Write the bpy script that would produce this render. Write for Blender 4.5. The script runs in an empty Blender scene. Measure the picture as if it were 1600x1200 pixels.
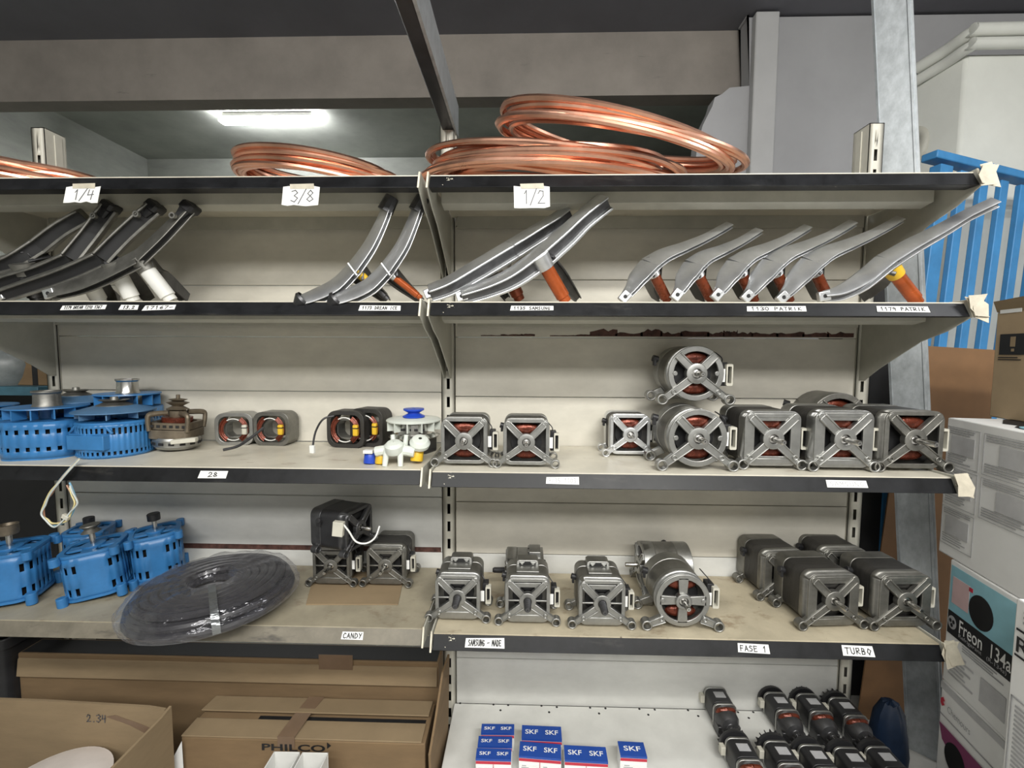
import bpy, bmesh, math, random
from mathutils import Vector, Matrix
random.seed(7)
S = bpy.context.scene
COL = S.collection
PI = math.pi

# ------------------------------------------------------------------ camera
F, PITCH, YAW, ROLL = 715.64, 0.0694207, -0.026993, 0.0047719
CAM = Vector((0.22503, -1.34592, 1.25))
_fw = Vector((math.sin(YAW)*math.cos(PITCH), math.cos(YAW)*math.cos(PITCH), -math.sin(PITCH)))
_r0 = Vector((math.cos(YAW), -math.sin(YAW), 0)); _u0 = _r0.cross(_fw)
_rt = _r0*math.cos(ROLL) + _u0*math.sin(ROLL); _up = _u0*math.cos(ROLL) - _r0*math.sin(ROLL)
cd = bpy.data.cameras.new('camera'); cd.sensor_width = 36; cd.lens = F/1600*36; cd.clip_start = 0.05
cam = bpy.data.objects.new('camera', cd); COL.objects.link(cam)
cam.matrix_world = Matrix(((_rt.x, _up.x, -_fw.x, CAM.x), (_rt.y, _up.y, -_fw.y, CAM.y), (_rt.z, _up.z, -_fw.z, CAM.z), (0, 0, 0, 1)))
S.camera = cam
# ------------------------------------------------------------------ exposure, world, lights
S.view_settings.view_transform = 'Standard'; S.view_settings.look = 'None'
S.view_settings.gamma = 1; S.view_settings.use_curve_mapping = False
S.view_settings.exposure = 0.6
w = bpy.data.worlds.new('world'); S.world = w; w.use_nodes = True
w.node_tree.nodes['Background'].inputs[0].default_value = (0.80, 0.86, 1.0, 1)
w.node_tree.nodes['Background'].inputs[1].default_value = 0.12
def area(name, loc, sx, sy, power, col, rot=(0, 0, 0)):
    l = bpy.data.lights.new(name, 'AREA'); l.shape = 'RECTANGLE'; l.size = sx; l.size_y = sy
    l.energy = power; l.color = col
    o = bpy.data.objects.new(name, l); COL.objects.link(o); o.location = loc; o.rotation_euler = rot
    return o
area('tube_or_fill_light', (0.95, -2.15, 2.60), 1.2, 0.12, 30, (1.0, 0.985, 0.93), (math.radians(28), 0, 0))
area('tube_or_fill_light', (-0.55, -2.25, 2.60), 1.2, 0.12, 15, (1.0, 0.985, 0.93), (math.radians(28), 0, 0))
area('tube_or_fill_light', (2.6, -1.1, 2.68), 1.2, 0.12, 15, (0.97, 0.98, 1.0), (0, 0, 0))

area('tube_or_fill_light', (0.35, -3.1, 2.55), 3.2, 0.30, 42, (1.0, 0.985, 0.95), (math.radians(62), 0, 0))  # added fill light, unseen, brightening deep into the shelves

# ------------------------------------------------------------------ pixel -> place in the room (1600x1200 frame of the photograph)
def ray(px, py):
    return _fw + _rt*((px-800)/F) - _up*((py-600)/F)
def at(px, py, Y):
    r = ray(px, py); return CAM + r*((Y-CAM.y)/r.y)
def on(px, py, z):
    r = ray(px, py); return CAM + r*((z-CAM.z)/r.z)
def atx(px, py, X):
    r = ray(px, py); return CAM + r*((X-CAM.x)/r.x)
def mpp(P):                                   # metres per pixel at a point
    return (P-CAM).dot(_fw)/F

# ------------------------------------------------------------------ materials
MATS = {}
def mat(name, col, rough=0.6, metal=0.0, var=0.12, scale=18, bump=0.0, bscale=80, spot=None, emit=0, stretch=(1, 1, 1), spec=None, coat=0):
    if name in MATS: return MATS[name]
    m = bpy.data.materials.new(name); m.use_nodes = True; nt = m.node_tree; N = nt.nodes; L = nt.links
    b = N['Principled BSDF']; b.inputs['Roughness'].default_value = rough; b.inputs['Metallic'].default_value = metal
    if spec is not None: b.inputs['Specular IOR Level'].default_value = spec
    if coat: b.inputs['Coat Weight'].default_value = coat; b.inputs['Coat Roughness'].default_value = 0.15
    tc = N.new('ShaderNodeTexCoord'); mp = N.new('ShaderNodeMapping'); mp.inputs['Scale'].default_value = stretch
    L.new(tc.outputs['Object'], mp.inputs[0])
    nz = N.new('ShaderNodeTexNoise'); nz.inputs['Scale'].default_value = scale; nz.inputs['Detail'].default_value = 6; nz.inputs['Roughness'].default_value = 0.65
    L.new(mp.outputs[0], nz.inputs['Vector'])
    cr = N.new('ShaderNodeValToRGB'); c0 = [max(0, c*(1-var*1.6)) for c in col]; c1 = [min(1, c*(1+var)) for c in col]
    cr.color_ramp.elements[0].position = 0.3; cr.color_ramp.elements[1].position = 0.7
    cr.color_ramp.elements[0].color = (*c0, 1); cr.color_ramp.elements[1].color = (*c1, 1)
    L.new(nz.outputs['Fac'], cr.inputs[0]); out = cr.outputs[0]
    for sp in (spot or []):                   # (colour, threshold, scale, stretch) chips, stains, rust
        mp2 = N.new('ShaderNodeMapping'); mp2.inputs['Scale'].default_value = sp[3] if len(sp) > 3 else (1, 1, 1)
        mp2.inputs['Location'].default_value = (sp[2]*.37, 1.3, .7)
        L.new(tc.outputs['Object'], mp2.inputs[0])
        n2 = N.new('ShaderNodeTexNoise'); n2.inputs['Scale'].default_value = sp[2]; n2.inputs['Detail'].default_value = 5; n2.inputs['Roughness'].default_value = 0.7
        L.new(mp2.outputs[0], n2.inputs['Vector'])
        r2 = N.new('ShaderNodeValToRGB'); r2.color_ramp.elements[0].position = sp[1]; r2.color_ramp.elements[1].position = min(1, sp[1]+(sp[4] if len(sp) > 4 else 0.03))
        r2.color_ramp.elements[0].color = (0, 0, 0, 1); r2.color_ramp.elements[1].color = (1, 1, 1, 1)
        L.new(n2.outputs['Fac'], r2.inputs[0])
        mx = N.new('ShaderNodeMix'); mx.data_type = 'RGBA'; mx.inputs['B'].default_value = (*sp[0], 1)
        L.new(r2.outputs[0], mx.inputs['Factor']); L.new(out, mx.inputs['A']); out = mx.outputs['Result']
    L.new(out, b.inputs['Base Color'])
    rm = N.new('ShaderNodeMapRange'); rm.inputs['To Min'].default_value = max(0.02, rough-0.09); rm.inputs['To Max'].default_value = min(1, rough+0.09)
    L.new(nz.outputs['Fac'], rm.inputs['Value']); L.new(rm.outputs[0], b.inputs['Roughness'])
    if bump:
        n3 = N.new('ShaderNodeTexNoise'); n3.inputs['Scale'].default_value = bscale; n3.inputs['Detail'].default_value = 4
        L.new(mp.outputs[0], n3.inputs['Vector'])
        bp = N.new('ShaderNodeBump'); bp.inputs['Strength'].default_value = bump; bp.inputs['Distance'].default_value = 0.003
        L.new(n3.outputs['Fac'], bp.inputs['Height']); L.new(bp.outputs[0], b.inputs['Normal'])
    if emit:
        b.inputs['Emission Color'].default_value = (*col, 1); b.inputs['Emission Strength'].default_value = emit
    MATS[name] = m
    return m
CREAM = (0.66, 0.63, 0.55)
m_panel = mat('cream_paint', CREAM, 0.42, 0, 0.06, 9, 0.06, 40, [((0.30, 0.26, 0.19), 0.70, 5, (1, 1, 2.5), 0.18)], stretch=(1, 1, 2))
m_panel2 = mat('white_paint', (0.67, 0.67, 0.64), 0.42, 0, 0.06, 9, 0.06, 40, [((0.28, 0.27, 0.25), 0.74, 6, (1, 1, 2), 0.2)], stretch=(1, 1, 2))
m_upright = mat('upright_cream', (0.62, 0.60, 0.52), 0.45, 0, 0.06, 12, spot=[((0.2, 0.17, 0.13), 0.74, 30)])
m_deck = mat('deck_cream', (0.66, 0.62, 0.52), 0.4, 0, 0.08, 10, 0.05, 60, [((0.36, 0.28, 0.20), 0.62, 9, (1, 2.5, 1), 0.12), ((0.16, 0.12, 0.09), 0.71, 28, (1, 1.5, 1), 0.03)])
m_deckd = mat('deck_dirty', (0.50, 0.44, 0.32), 0.5, 0, 0.14, 8, 0.06, 60, [((0.26, 0.19, 0.12), 0.56, 8, (1, 1.6, 1), 0.16), ((0.12, 0.09, 0.07), 0.68, 25, (1, 1, 1), 0.04)])
m_bracket = mat('bracket_grey', (0.46, 0.45, 0.39), 0.5, 0, 0.08, 14)
m_rail = mat('rail_black', (0.010, 0.0105, 0.012), 0.42, 0, 0.4, 16, 0.05, 60, spec=0.3, spot= [((0.055, 0.052, 0.047), 0.62, 7, (1, 3, 3), 0.25), ((0.72, 0.68, 0.56), 0.70, 34, (.5, 1, 1), 0.01)])
m_railw = mat('rail_worn', (0.20, 0.18, 0.14), 0.45, 0, 0.2, 14, 0.05, 60, [((0.06, 0.055, 0.05), 0.54, 6, (.5, 2, 2), 0.1), ((0.74, 0.70, 0.58), 0.72, 36, (.7, 1, 1), 0.01)])
m_deckl = mat('deck_grimy', (0.36, 0.32, 0.235), 0.5, 0, 0.16, 8, 0.06, 60, [((0.20, 0.15, 0.10), 0.56, 8, (1, 1.6, 1), 0.16), ((0.10, 0.08, 0.06), 0.68, 25, (1, 1, 1), 0.04)])
m_chip = mat('bare_edge', (0.74, 0.69, 0.56), 0.5, 0, 0.15, 40)
m_paper = mat('paper_white', (0.86, 0.86, 0.84), 0.75, 0, 0.03, 30)
m_tape = mat('masking_tape', (0.60, 0.55, 0.44), 0.6, 0, 0.12, 30, 0.3, 90)
m_ink = mat('ink_black', (0.012, 0.012, 0.014), 0.6, 0, 0)
m_pencil = mat('pencil_grey', (0.10, 0.10, 0.11), 0.6, 0, 0)
m_copper = mat('copper_tube', (0.86, 0.48, 0.34), 0.31, 1, 0.10, 14)
m_alu = mat('cast_aluminium', (0.40, 0.40, 0.385), 0.40, .92, 0.12, 35, 0.05, 140)
m_alub = mat('polished_aluminium', (0.72, 0.73, 0.74), 0.36, .9, 0.08, 22)
m_alud = mat('dull_aluminium', (0.25, 0.245, 0.225), 0.46, .85, 0.2, 30, 0.06, 120)
m_alux = mat('dark_or_shaded_aluminium', (0.12, 0.12, 0.125), 0.42, .8, 0.25, 25)  # dark metal; also paints the shade in the spider grooves
m_steel = mat('bright_steel', (0.62, 0.61, 0.59), 0.25, 1, 0.1, 40)
m_core = mat('laminated_core', (0.07, 0.067, 0.063), 0.5, 0.6, 0.25, 40, 0.3, 260, stretch=(.2, 1, .2))
m_dark = mat('inner_black', (0.012, 0.012, 0.013), 0.6, 0, 0.2)
m_wind = mat('enamel_winding', (0.17, 0.038, 0.02), 0.28, 0.45, 0.35, 60, 0.4, 200)
m_conn = mat('connector_ivory', (0.58, 0.56, 0.48), 0.5, 0, 0.06)
m_blackp = mat('black_plastic', (0.022, 0.022, 0.024), 0.42, 0, 0.2)
m_blue = mat('blue_paint', (0.038, 0.185, 0.44), 0.34, 0, 0.14, 12, 0.05, 60, [((0.02, 0.07, 0.16), 0.72, 9, (1, 1, 1), 0.15)])
m_blued = mat('blue_paint_dusty', (0.09, 0.20, 0.36), 0.42, 0, 0.15, 10)
m_orange = mat('orange_varnish', (0.46, 0.10, 0.025), 0.25, 0.35, 0.2, 20, 0.08, 80)
m_brownv = mat('brown_varnish', (0.24, 0.055, 0.022), 0.28, 0.35, 0.25, 24, 0.08, 80)
m_white = mat('white_plastic', (0.80, 0.80, 0.77), 0.4, 0, 0.03)
m_brown = mat('aged_brown_metal', (0.20, 0.165, 0.12), 0.5, 0.6, 0.25, 20, 0.15, 90)
m_card = mat('cardboard', (0.21, 0.138, 0.072), 0.85, 0, 0.09, 7, 0.06, 60, stretch=(1, 1, 4))  # brown darkened to put the shadow over the low cartons into it
m_cardl = mat('cardboard_light', (0.28, 0.205, 0.12), 0.85, 0, 0.08, 7, 0.06, 60, stretch=(1, 1, 4))  # paler board, darkened for the same painted-in shadow
m_cardt = mat('packing_tape', (0.19, 0.125, 0.08), 0.35, 0, 0.08)
m_wall = mat('wall_grey', (0.36, 0.36, 0.37), 0.85, 0, 0.05, 3, 0.08, 30)
m_wallw = mat('wall_light', (0.46, 0.46, 0.46), 0.85, 0, 0.05, 3, 0.08, 30)
m_dkwall = mat('wall_dark', (0.36, 0.38, 0.345), 0.6, 0, 0.16, 2.5, 0.08, 20, stretch=(1, 1, 3))
m_beam = mat('beam_concrete', (0.25, 0.225, 0.20), 0.85, 0, 0.14, 3, 0.12, 20, [((0.13, 0.12, 0.11), 0.66, 5, (.6, 1, 4), 0.1)])
m_ceil = mat('ceiling_dark', (0.16, 0.16, 0.18), 0.8, 0, 0.08, 3)
m_floor = mat('floor_concrete', (0.45, 0.44, 0.41), 0.7, 0, 0.15, 4)
m_beamst = mat('beam_steel_dark', (0.035, 0.035, 0.04), 0.35, 0.3, 0.3, 12)
m_galv = mat('galvanized', (0.46, 0.49, 0.51), 0.45, 0.55, 0.13, 55, 0.04, 60, stretch=(1, 1, .6))
m_gate = mat('gate_blue', (0.045, 0.23, 0.50), 0.45, 0, 0.12, 10, 0.08, 50)
m_bwhite = mat('carton_white', (0.90, 0.90, 0.89), 0.6, 0, 0.04, 6)
m_print = mat('print_grey', (0.42, 0.42, 0.43), 0.7, 0, 0.1)
m_printl = mat('print_pale', (0.56, 0.56, 0.57), 0.7, 0, 0.1)
m_cyan = mat('print_cyan', (0.30, 0.58, 0.68), 0.6, 0, 0.05)
m_pink = mat('print_pink', (0.70, 0.50, 0.50), 0.7, 0, 0.05)
m_purple = mat('print_purple', (0.26, 0.06, 0.15), 0.6, 0, 0.08)
m_red = mat('print_red', (0.55, 0.03, 0.06), 0.5, 0, 0.05)
m_skf = mat('print_blue', (0.015, 0.07, 0.36), 0.4, 0, 0.06)
m_hard = mat('hardboard', (0.20, 0.105, 0.045), 0.7, 0, 0.12, 6, 0.05, 60, [((0.09, 0.045, 0.02), 0.72, 60, (1, 1, 1), 0.02)])
m_yellow = mat('yellow_plastic', (0.75, 0.47, 0.03), 0.4, 0, 0.08)
m_bluep = mat('blue_plastic', (0.02, 0.07, 0.50), 0.35, 0, 0.08)
m_trans = mat('milky_plastic', (0.70, 0.74, 0.68), 0.3, 0, 0.06)
m_rust = mat('rust_brown', (0.10, 0.045, 0.035), 0.8, 0, 0.5, 40, 0.3, 90)
m_hose = mat('hose_black', (0.020, 0.019, 0.024), 0.42, 0, 0.2)
m_lens = mat('tube_glow', (1.0, 0.99, 1.0), 0.4, 0, 0, emit=75)
def film(name, tint, base, rough):
    m = bpy.data.materials.new(name); m.use_nodes = True; nt = m.node_tree; N = nt.nodes; L = nt.links
    N.remove(N['Principled BSDF']); out = N['Material Output']
    tr = N.new('ShaderNodeBsdfTransparent'); gl = N.new('ShaderNodeBsdfGlossy'); gl.inputs['Roughness'].default_value = rough; gl.inputs['Color'].default_value = (*tint, 1)
    df = N.new('ShaderNodeBsdfDiffuse'); df.inputs['Color'].default_value = (*tint, 1)
    tc = N.new('ShaderNodeTexCoord'); n = N.new('ShaderNodeTexNoise'); n.inputs['Scale'].default_value = 14; n.inputs['Detail'].default_value = 3
    mp = N.new('ShaderNodeMapping'); mp.inputs['Scale'].default_value = (1, 1, 3); L.new(tc.outputs['Object'], mp.inputs[0]); L.new(mp.outputs[0], n.inputs['Vector'])
    bp = N.new('ShaderNodeBump'); bp.inputs['Strength'].default_value = 0.8; bp.inputs['Distance'].default_value = 0.02; L.new(n.outputs['Fac'], bp.inputs['Height']); L.new(bp.outputs[0], gl.inputs['Normal'])
    lw = N.new('ShaderNodeLayerWeight'); lw.inputs['Blend'].default_value = 0.35
    mr = N.new('ShaderNodeMapRange'); mr.inputs['To Min'].default_value = base; mr.inputs['To Max'].default_value = min(1, base+.45); L.new(lw.outputs['Facing'], mr.inputs['Value'])
    m0 = N.new('ShaderNodeMixShader'); m0.inputs[0].default_value = 0.16; L.new(gl.outputs[0], m0.inputs[1]); L.new(df.outputs[0], m0.inputs[2])
    m1 = N.new('ShaderNodeMixShader'); L.new(mr.outputs[0], m1.inputs[0]); L.new(tr.outputs[0], m1.inputs[1]); L.new(m0.outputs[0], m1.inputs[2]); L.new(m1.outputs[0], out.inputs[0])
    return m
m_film = film('clear_film', (0.85, 0.85, 0.90), 0.05, 0.16)
m_filmg = film('grey_film', (0.42, 0.44, 0.45), 0.75, 0.25)

# ------------------------------------------------------------------ mesh builder
def frame_of(d):
    d = d.normalized(); a = Vector((0, 0, 1)) if abs(d.z) < .9 else Vector((1, 0, 0))
    u = a.cross(d).normalized(); return u, d.cross(u)
class MB:
    def __init__(s): s.v = []; s.f = []; s.s = []
    def add(s, vs, fs, smooth=False):
        o = len(s.v); s.v += [Vector(v) for v in vs]
        s.f += [tuple(i+o for i in f) for f in fs]; s.s += [smooth]*len(fs); return s
    def box(s, c, d, M=None):
        c = Vector(c); x, y, z = [k/2 for k in d]
        P = [Vector((i*x, j*y, k*z)) for k in (-1, 1) for j in (-1, 1) for i in (-1, 1)]
        if M is not None: P = [M @ p for p in P]
        return s.add([p+c for p in P], [(0, 2, 3, 1), (4, 5, 7, 6), (0, 1, 5, 4), (2, 6, 7, 3), (0, 4, 6, 2), (1, 3, 7, 5)])
    def loft(s, loops, caps=True, closed=True, smooth=False):
        n = len(loops[0]); vs = [p for l in loops for p in l]; fs = []
        for k in range(len(loops)-1):
            for i in range(n if closed else n-1):
                j = (i+1) % n; fs.append((k*n+i, k*n+j, (k+1)*n+j, (k+1)*n+i))
        s.add(vs, fs, smooth)
        if caps:
            s.add(loops[0], [tuple(range(n))[::-1]]); s.add(loops[-1], [tuple(range(n))])
        return s
    def cyl(s, p0, p1, r0, r1=None, n=20, caps=True):
        p0 = Vector(p0); p1 = Vector(p1); r1 = r0 if r1 is None else r1; u, v = frame_of(p1-p0)
        L = [[p + (u*math.cos(2*PI*i/n)+v*math.sin(2*PI*i/n))*r for i in range(n)] for p, r in ((p0, r0), (p1, r1))]
        return s.loft(L, caps, True, True)
    def lathe(s, prof, o=(0, 0, 0), ax=(0, 0, 1), n=32, caps=False):
        o = Vector(o); ax = Vector(ax).normalized(); u, v = frame_of(ax)
        L = [[o + ax*z + (u*math.cos(2*PI*i/n)+v*math.sin(2*PI*i/n))*r for i in range(n)] for r, z in prof]
        for a, b in zip(L[:-1], L[1:]): s.loft([a, b], False, True, True)
        if caps: s.add(L[0], [tuple(range(n))[::-1]]); s.add(L[-1], [tuple(range(n))])
        return s
    def pipe(s, p0, p1, ro, ri, n=20):        # hollow ring / sleeve
        p0 = Vector(p0); d = (Vector(p1)-p0); h = d.length
        return s.lathe([(ri, 0), (ro, 0)], p0, d, n).lathe([(ro, 0), (ro, h)], p0, d, n).lathe([(ro, h), (ri, h)], p0, d, n).lathe([(ri, h), (ri, 0)], p0, d, n)
    def tube(s, pts, r, n=8, closed=False):
        pts = [Vector(p) for p in pts]; m = len(pts); L = []; pu = None
        for i, p in enumerate(pts):
            if closed: t = pts[(i+1) % m]-pts[i-1]
            else: t = pts[min(i+1, m-1)]-pts[max(i-1, 0)]
            t = t.normalized()
            u = frame_of(t)[0] if pu is None else (pu - t*pu.dot(t)).normalized()
            pu = u; v = t.cross(u); rr = r[i] if isinstance(r, (list, tuple)) else r
            L.append([p+(u*math.cos(2*PI*k/n)+v*math.sin(2*PI*k/n))*rr for k in range(n)])
        if closed: L.append(L[0])
        return s.loft(L, not closed, True, True)
    def prism(s, poly, f, d0, d1):            # f(a, b, depth) -> point
        return s.loft([[f(a, b, d) for a, b in poly] for d in (d0, d1)])
    def frame(s, outer, inner, f, d0, d1):
        A0 = [f(a, b, d0) for a, b in outer]; A1 = [f(a, b, d1) for a, b in outer]
        B0 = [f(a, b, d0) for a, b in inner]; B1 = [f(a, b, d1) for a, b in inner]
        for a, b in ((A0, A1), (B1, B0), (A1, B1), (B0, A0)): s.loft([a, b], False)
        return s
    def build(s, name, m, parent=None, bevel=0, loc=None, auto=35):
        me = bpy.data.meshes.new(name); me.from_pydata([tuple(v) for v in s.v], [], s.f); me.validate()
        bm = bmesh.new(); bm.from_mesh(me); bmesh.ops.remove_doubles(bm, verts=bm.verts, dist=1e-6)
        bmesh.ops.recalc_face_normals(bm, faces=bm.faces)
        for f in bm.faces: f.smooth = True
        for e in bm.edges:
            if len(e.link_faces) == 2 and e.calc_face_angle(0) > math.radians(auto): e.smooth = False
        bm.to_mesh(me); bm.free()
        me.materials.append(m)
        o = bpy.data.objects.new(name, me); COL.objects.link(o)
        if parent: o.parent = parent
        if loc is not None: o.location = loc
        if bevel:
            b = o.modifiers.new('bevel', 'BEVEL'); b.width = bevel; b.segments = 2; b.limit_method = 'ANGLE'; b.angle_limit = math.radians(50)
        return o
def thing(name, label, cat, loc=(0, 0, 0), rz=0, group=None):
    o = bpy.data.objects.new(name, None); COL.objects.link(o); o.empty_display_size = .05
    o.location = loc; o.rotation_euler = (0, 0, rz); o['label'] = label; o['category'] = cat
    if group: o['group'] = group
    return o
def tag(o, label, cat, group=None, kind=None):
    o['label'] = label; o['category'] = cat
    if group: o['group'] = group
    if kind: o['kind'] = kind
    return o
def structure(o, label=None):
    o['kind'] = 'structure'
    if label: o['label'] = label; o['category'] = 'structure'
    return o
def dup(root, label, loc, rz=None, sc=None):
    def cp(o, par):
        c = o.copy(); COL.objects.link(c)
        if par is not None: c.parent = par
        for ch in [k for k in list(o.children)]: cp(ch, c)
        return c
    r = cp(root, None); r.location = loc; r['label'] = label
    if rz is not None: r.rotation_euler = (0, 0, rz) if not isinstance(rz, tuple) else rz
    if sc is not None: r.scale = (sc,)*3
    return r
def rsq(w, h, r, n=5, cx=0, cz=0):            # rounded rectangle outline
    P = []
    for sx, sz, a0 in ((1, 1, 0), (-1, 1, PI/2), (-1, -1, PI), (1, -1, 1.5*PI)):
        for i in range(n+1):
            a = a0 + PI/2*i/n; P.append((cx+sx*(w/2-r)+r*math.cos(a), cz+sz*(h/2-r)+r*math.sin(a)))
    return P
def circ(r, n=24, cx=0, cz=0): return [(cx+r*math.cos(2*PI*i/n), cz+r*math.sin(2*PI*i/n)) for i in range(n)]
XZ = lambda a, b, d: Vector((a, d, b))
def smooth_path(P, k=6):
    P = [Vector(p) for p in P]; out = []
    for i in range(len(P)-1):
        a, b, c, d = P[max(i-1, 0)], P[i], P[i+1], P[min(i+2, len(P)-1)]
        for j in range(k):
            t = j/k; out.append(.5*((2*b)+(c-a)*t+(2*a-5*b+4*c-d)*t*t+(3*b-a-3*c+d)*t**3))
    out.append(P[-1]); return out
# ---- handwriting (pen strokes) and printed lettering
G = {'0': [[(.5, 0), (.1, .3), (.1, 1), (.5, 1.3), (.9, 1), (.9, .3), (.5, 0)]], '1': [[(.25, 1), (.55, 1.35), (.5, 0)]],
 '2': [[(.1, 1), (.35, 1.3), (.8, 1.2), (.8, .8), (.1, 0), (.95, .05)]], '3': [[(.1, 1.2), (.5, 1.35), (.85, 1.05), (.4, .7), (.9, .4), (.5, 0), (.05, .15)]],
 '4': [[(.2, 1.3), (.1, .6), (.9, .65)], [(.75, 1.2), (.65, 0)]], '5': [[(.85, 1.3), (.2, 1.3), (.15, .75), (.7, .75), (.8, .3), (.4, 0), (.05, .1)]],
 '6': [[(.7, 1.3), (.2, .7), (.15, .2), (.5, 0), (.85, .25), (.7, .6), (.2, .5)]], '7': [[(.1, 1.25), (.9, 1.3), (.35, 0)]],
 '8': [[(.5, .7), (.15, 1), (.5, 1.35), (.85, 1.05), (.5, .7), (.1, .3), (.5, 0), (.9, .3), (.5, .7)]], '9': [[(.8, .8), (.3, .65), (.15, 1.05), (.5, 1.3), (.8, 1), (.7, 0)]],
 '/': [[(0, -.2), (.9, 1.5)]], '-': [[(.1, .6), (.9, .65)]], '.': [[(.4, .0), (.5, .08)]], ' ': [],
 'A': [[(0, 0), (.5, 1.3), (.95, 0)], [(.2, .5), (.8, .5)]], 'B': [[(.1, 0), (.15, 1.3), (.7, 1.2), (.7, .8), (.15, .7), (.8, .5), (.7, .05), (.1, 0)]],
 'C': [[(.9, 1.1), (.5, 1.3), (.1, .8), (.15, .2), (.5, 0), (.9, .15)]], 'D': [[(.1, 0), (.15, 1.3), (.7, 1.1), (.9, .6), (.6, .1), (.1, 0)]],
 'E': [[(.85, 1.25), (.15, 1.3), (.1, 0), (.85, .05)], [(.12, .7), (.7, .7)]], 'F': [[(.85, 1.25), (.15, 1.3), (.1, 0)], [(.12, .7), (.7, .7)]],
 'G': [[(.9, 1.1), (.5, 1.3), (.1, .7), (.4, 0), (.85, .2), (.85, .6), (.5, .6)]], 'I': [[(.5, 1.3), (.45, 0)]],
 'K': [[(.15, 1.3), (.1, 0)], [(.85, 1.3), (.15, .6), (.9, 0)]], 'L': [[(.15, 1.3), (.1, 0), (.8, .05)]],
 'M': [[(.05, 0), (.15, 1.3), (.5, .5), (.85, 1.3), (.95, 0)]], 'N': [[(.1, 0), (.15, 1.3), (.85, 0), (.9, 1.3)]],
 'O': [[(.5, 0), (.1, .5), (.4, 1.3), (.9, .8), (.5, 0)]], 'P': [[(.1, 0), (.15, 1.3), (.8, 1.2), (.75, .75), (.15, .65)]],
 'R': [[(.1, 0), (.15, 1.3), (.8, 1.2), (.75, .75), (.15, .65), (.9, 0)]], 'S': [[(.85, 1.2), (.4, 1.3), (.15, .95), (.8, .5), (.6, .05), (.1, .1)]],
 'T': [[(.05, 1.3), (.95, 1.25)], [(.5, 1.3), (.45, 0)]], 'U': [[(.1, 1.3), (.15, .2), (.5, 0), (.85, .2), (.9, 1.3)]], 'W': [[(0, 1.3), (.2, 0), (.5, .8), (.75, 0), (1, 1.3)]],
 'Y': [[(.1, 1.3), (.5, .7)], [(.9, 1.3), (.35, 0)]]}
def strokes(text, width, height, f, t=.0011, adv=1.25, jit=.06):
    """pen strokes fitted to a width x height field; f(a, b, d) maps field to space"""
    mb = MB(); n = max(1, len(text)); cw = width/(n*adv-(adv-1)); ch = height/1.35; rr = random.Random(len(text)*7+ord(text[0]))
    for i, c in enumerate(text):
        for st in G.get(c, []):
            P = [((i*adv+x+rr.uniform(-jit, jit))*cw, (y+rr.uniform(-jit, jit))*ch) for x, y in st]
            for (ax, ay), (bx, by) in zip(P[:-1], P[1:]):
                dx, dy = bx-ax, by-ay; l = math.hypot(dx, dy) or 1; ux, uy = dx/l*t/2, dy/l*t/2
                q = [(ax-ux-uy, ay-uy+ux), (ax-ux+uy, ay-uy-ux), (bx+ux+uy, by+uy-ux), (bx+ux-uy, by+uy+ux)]
                mb.prism(q, f, 0, .0004)
    return mb
def printed(text, name, m, parent, origin, xdir, ydir, height, width=None, bold=0.0):
    cu = bpy.data.curves.new('t', 'FONT'); cu.body = text; cu.size = 1; cu.offset = bold; cu.resolution_u = 3
    ob = bpy.data.objects.new('t', cu); me = bpy.data.meshes.new_from_object(ob); bpy.data.objects.remove(ob)
    xs = [v.co.x for v in me.vertices]; ys = [v.co.y for v in me.vertices]
    sy = height/(max(ys)-min(ys)); sx = width/(max(xs)-min(xs)) if width else sy
    x0, y0 = min(xs), min(ys); X = Vector(xdir).normalized(); Y = Vector(ydir).normalized(); o = Vector(origin)
    for v in me.vertices: v.co = o + X*((v.co.x-x0)*sx) + Y*((v.co.y-y0)*sy)
    me.materials.append(m); r = bpy.data.objects.new(name, me); COL.objects.link(r); r.parent = parent
    return r
def plate(mb, o, X, Y, a0, b0, a1, b1, t=.0006):   # thin printed patch on the face spanned by X, Y at o
    o, X, Y = Vector(o), Vector(X).normalized(), Vector(Y).normalized(); N = X.cross(Y)
    return mb.prism([(a0, b0), (a1, b0), (a1, b1), (a0, b1)], lambda a, b, d: o+X*a+Y*b+N*d, 0, t)

# ================================================================== ROOM
ZC = 2.80
structure(MB().box((0, 0, -.05), (9, 9, .1)).build('floor', m_floor))
structure(MB().box((0, -1.7, ZC+.05), (9, 5.6, .1)).build('ceiling', m_ceil))
structure(MB().box((0, 1.8, ZC+.05), (9, 1.4, .1)).build('ceiling', m_dkwall))
structure(MB().box((0, 2.46, ZC/2), (9, .1, ZC)).build('wall_back', m_dkwall))
structure(MB().box((-2.9, 0, ZC/2), (.1, 9, ZC)).build('wall_left', m_dkwall))
structure(MB().box((3.6, 0, ZC/2), (.1, 9, ZC)).build('wall_right', m_wallw))
structure(MB().box((0, -3.6, ZC/2), (9, .1, ZC)).build('wall_front', mat('wall_front_white', (.62, .62, .60), .85)))
# concrete beam below the ceiling behind the racks
zb = at(300, 156, 1.0).z
structure(MB().box((-.6, 1.05, (zb+ZC)/2), (4.6, .10, ZC-zb)).build('trim_1', m_beam))
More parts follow.
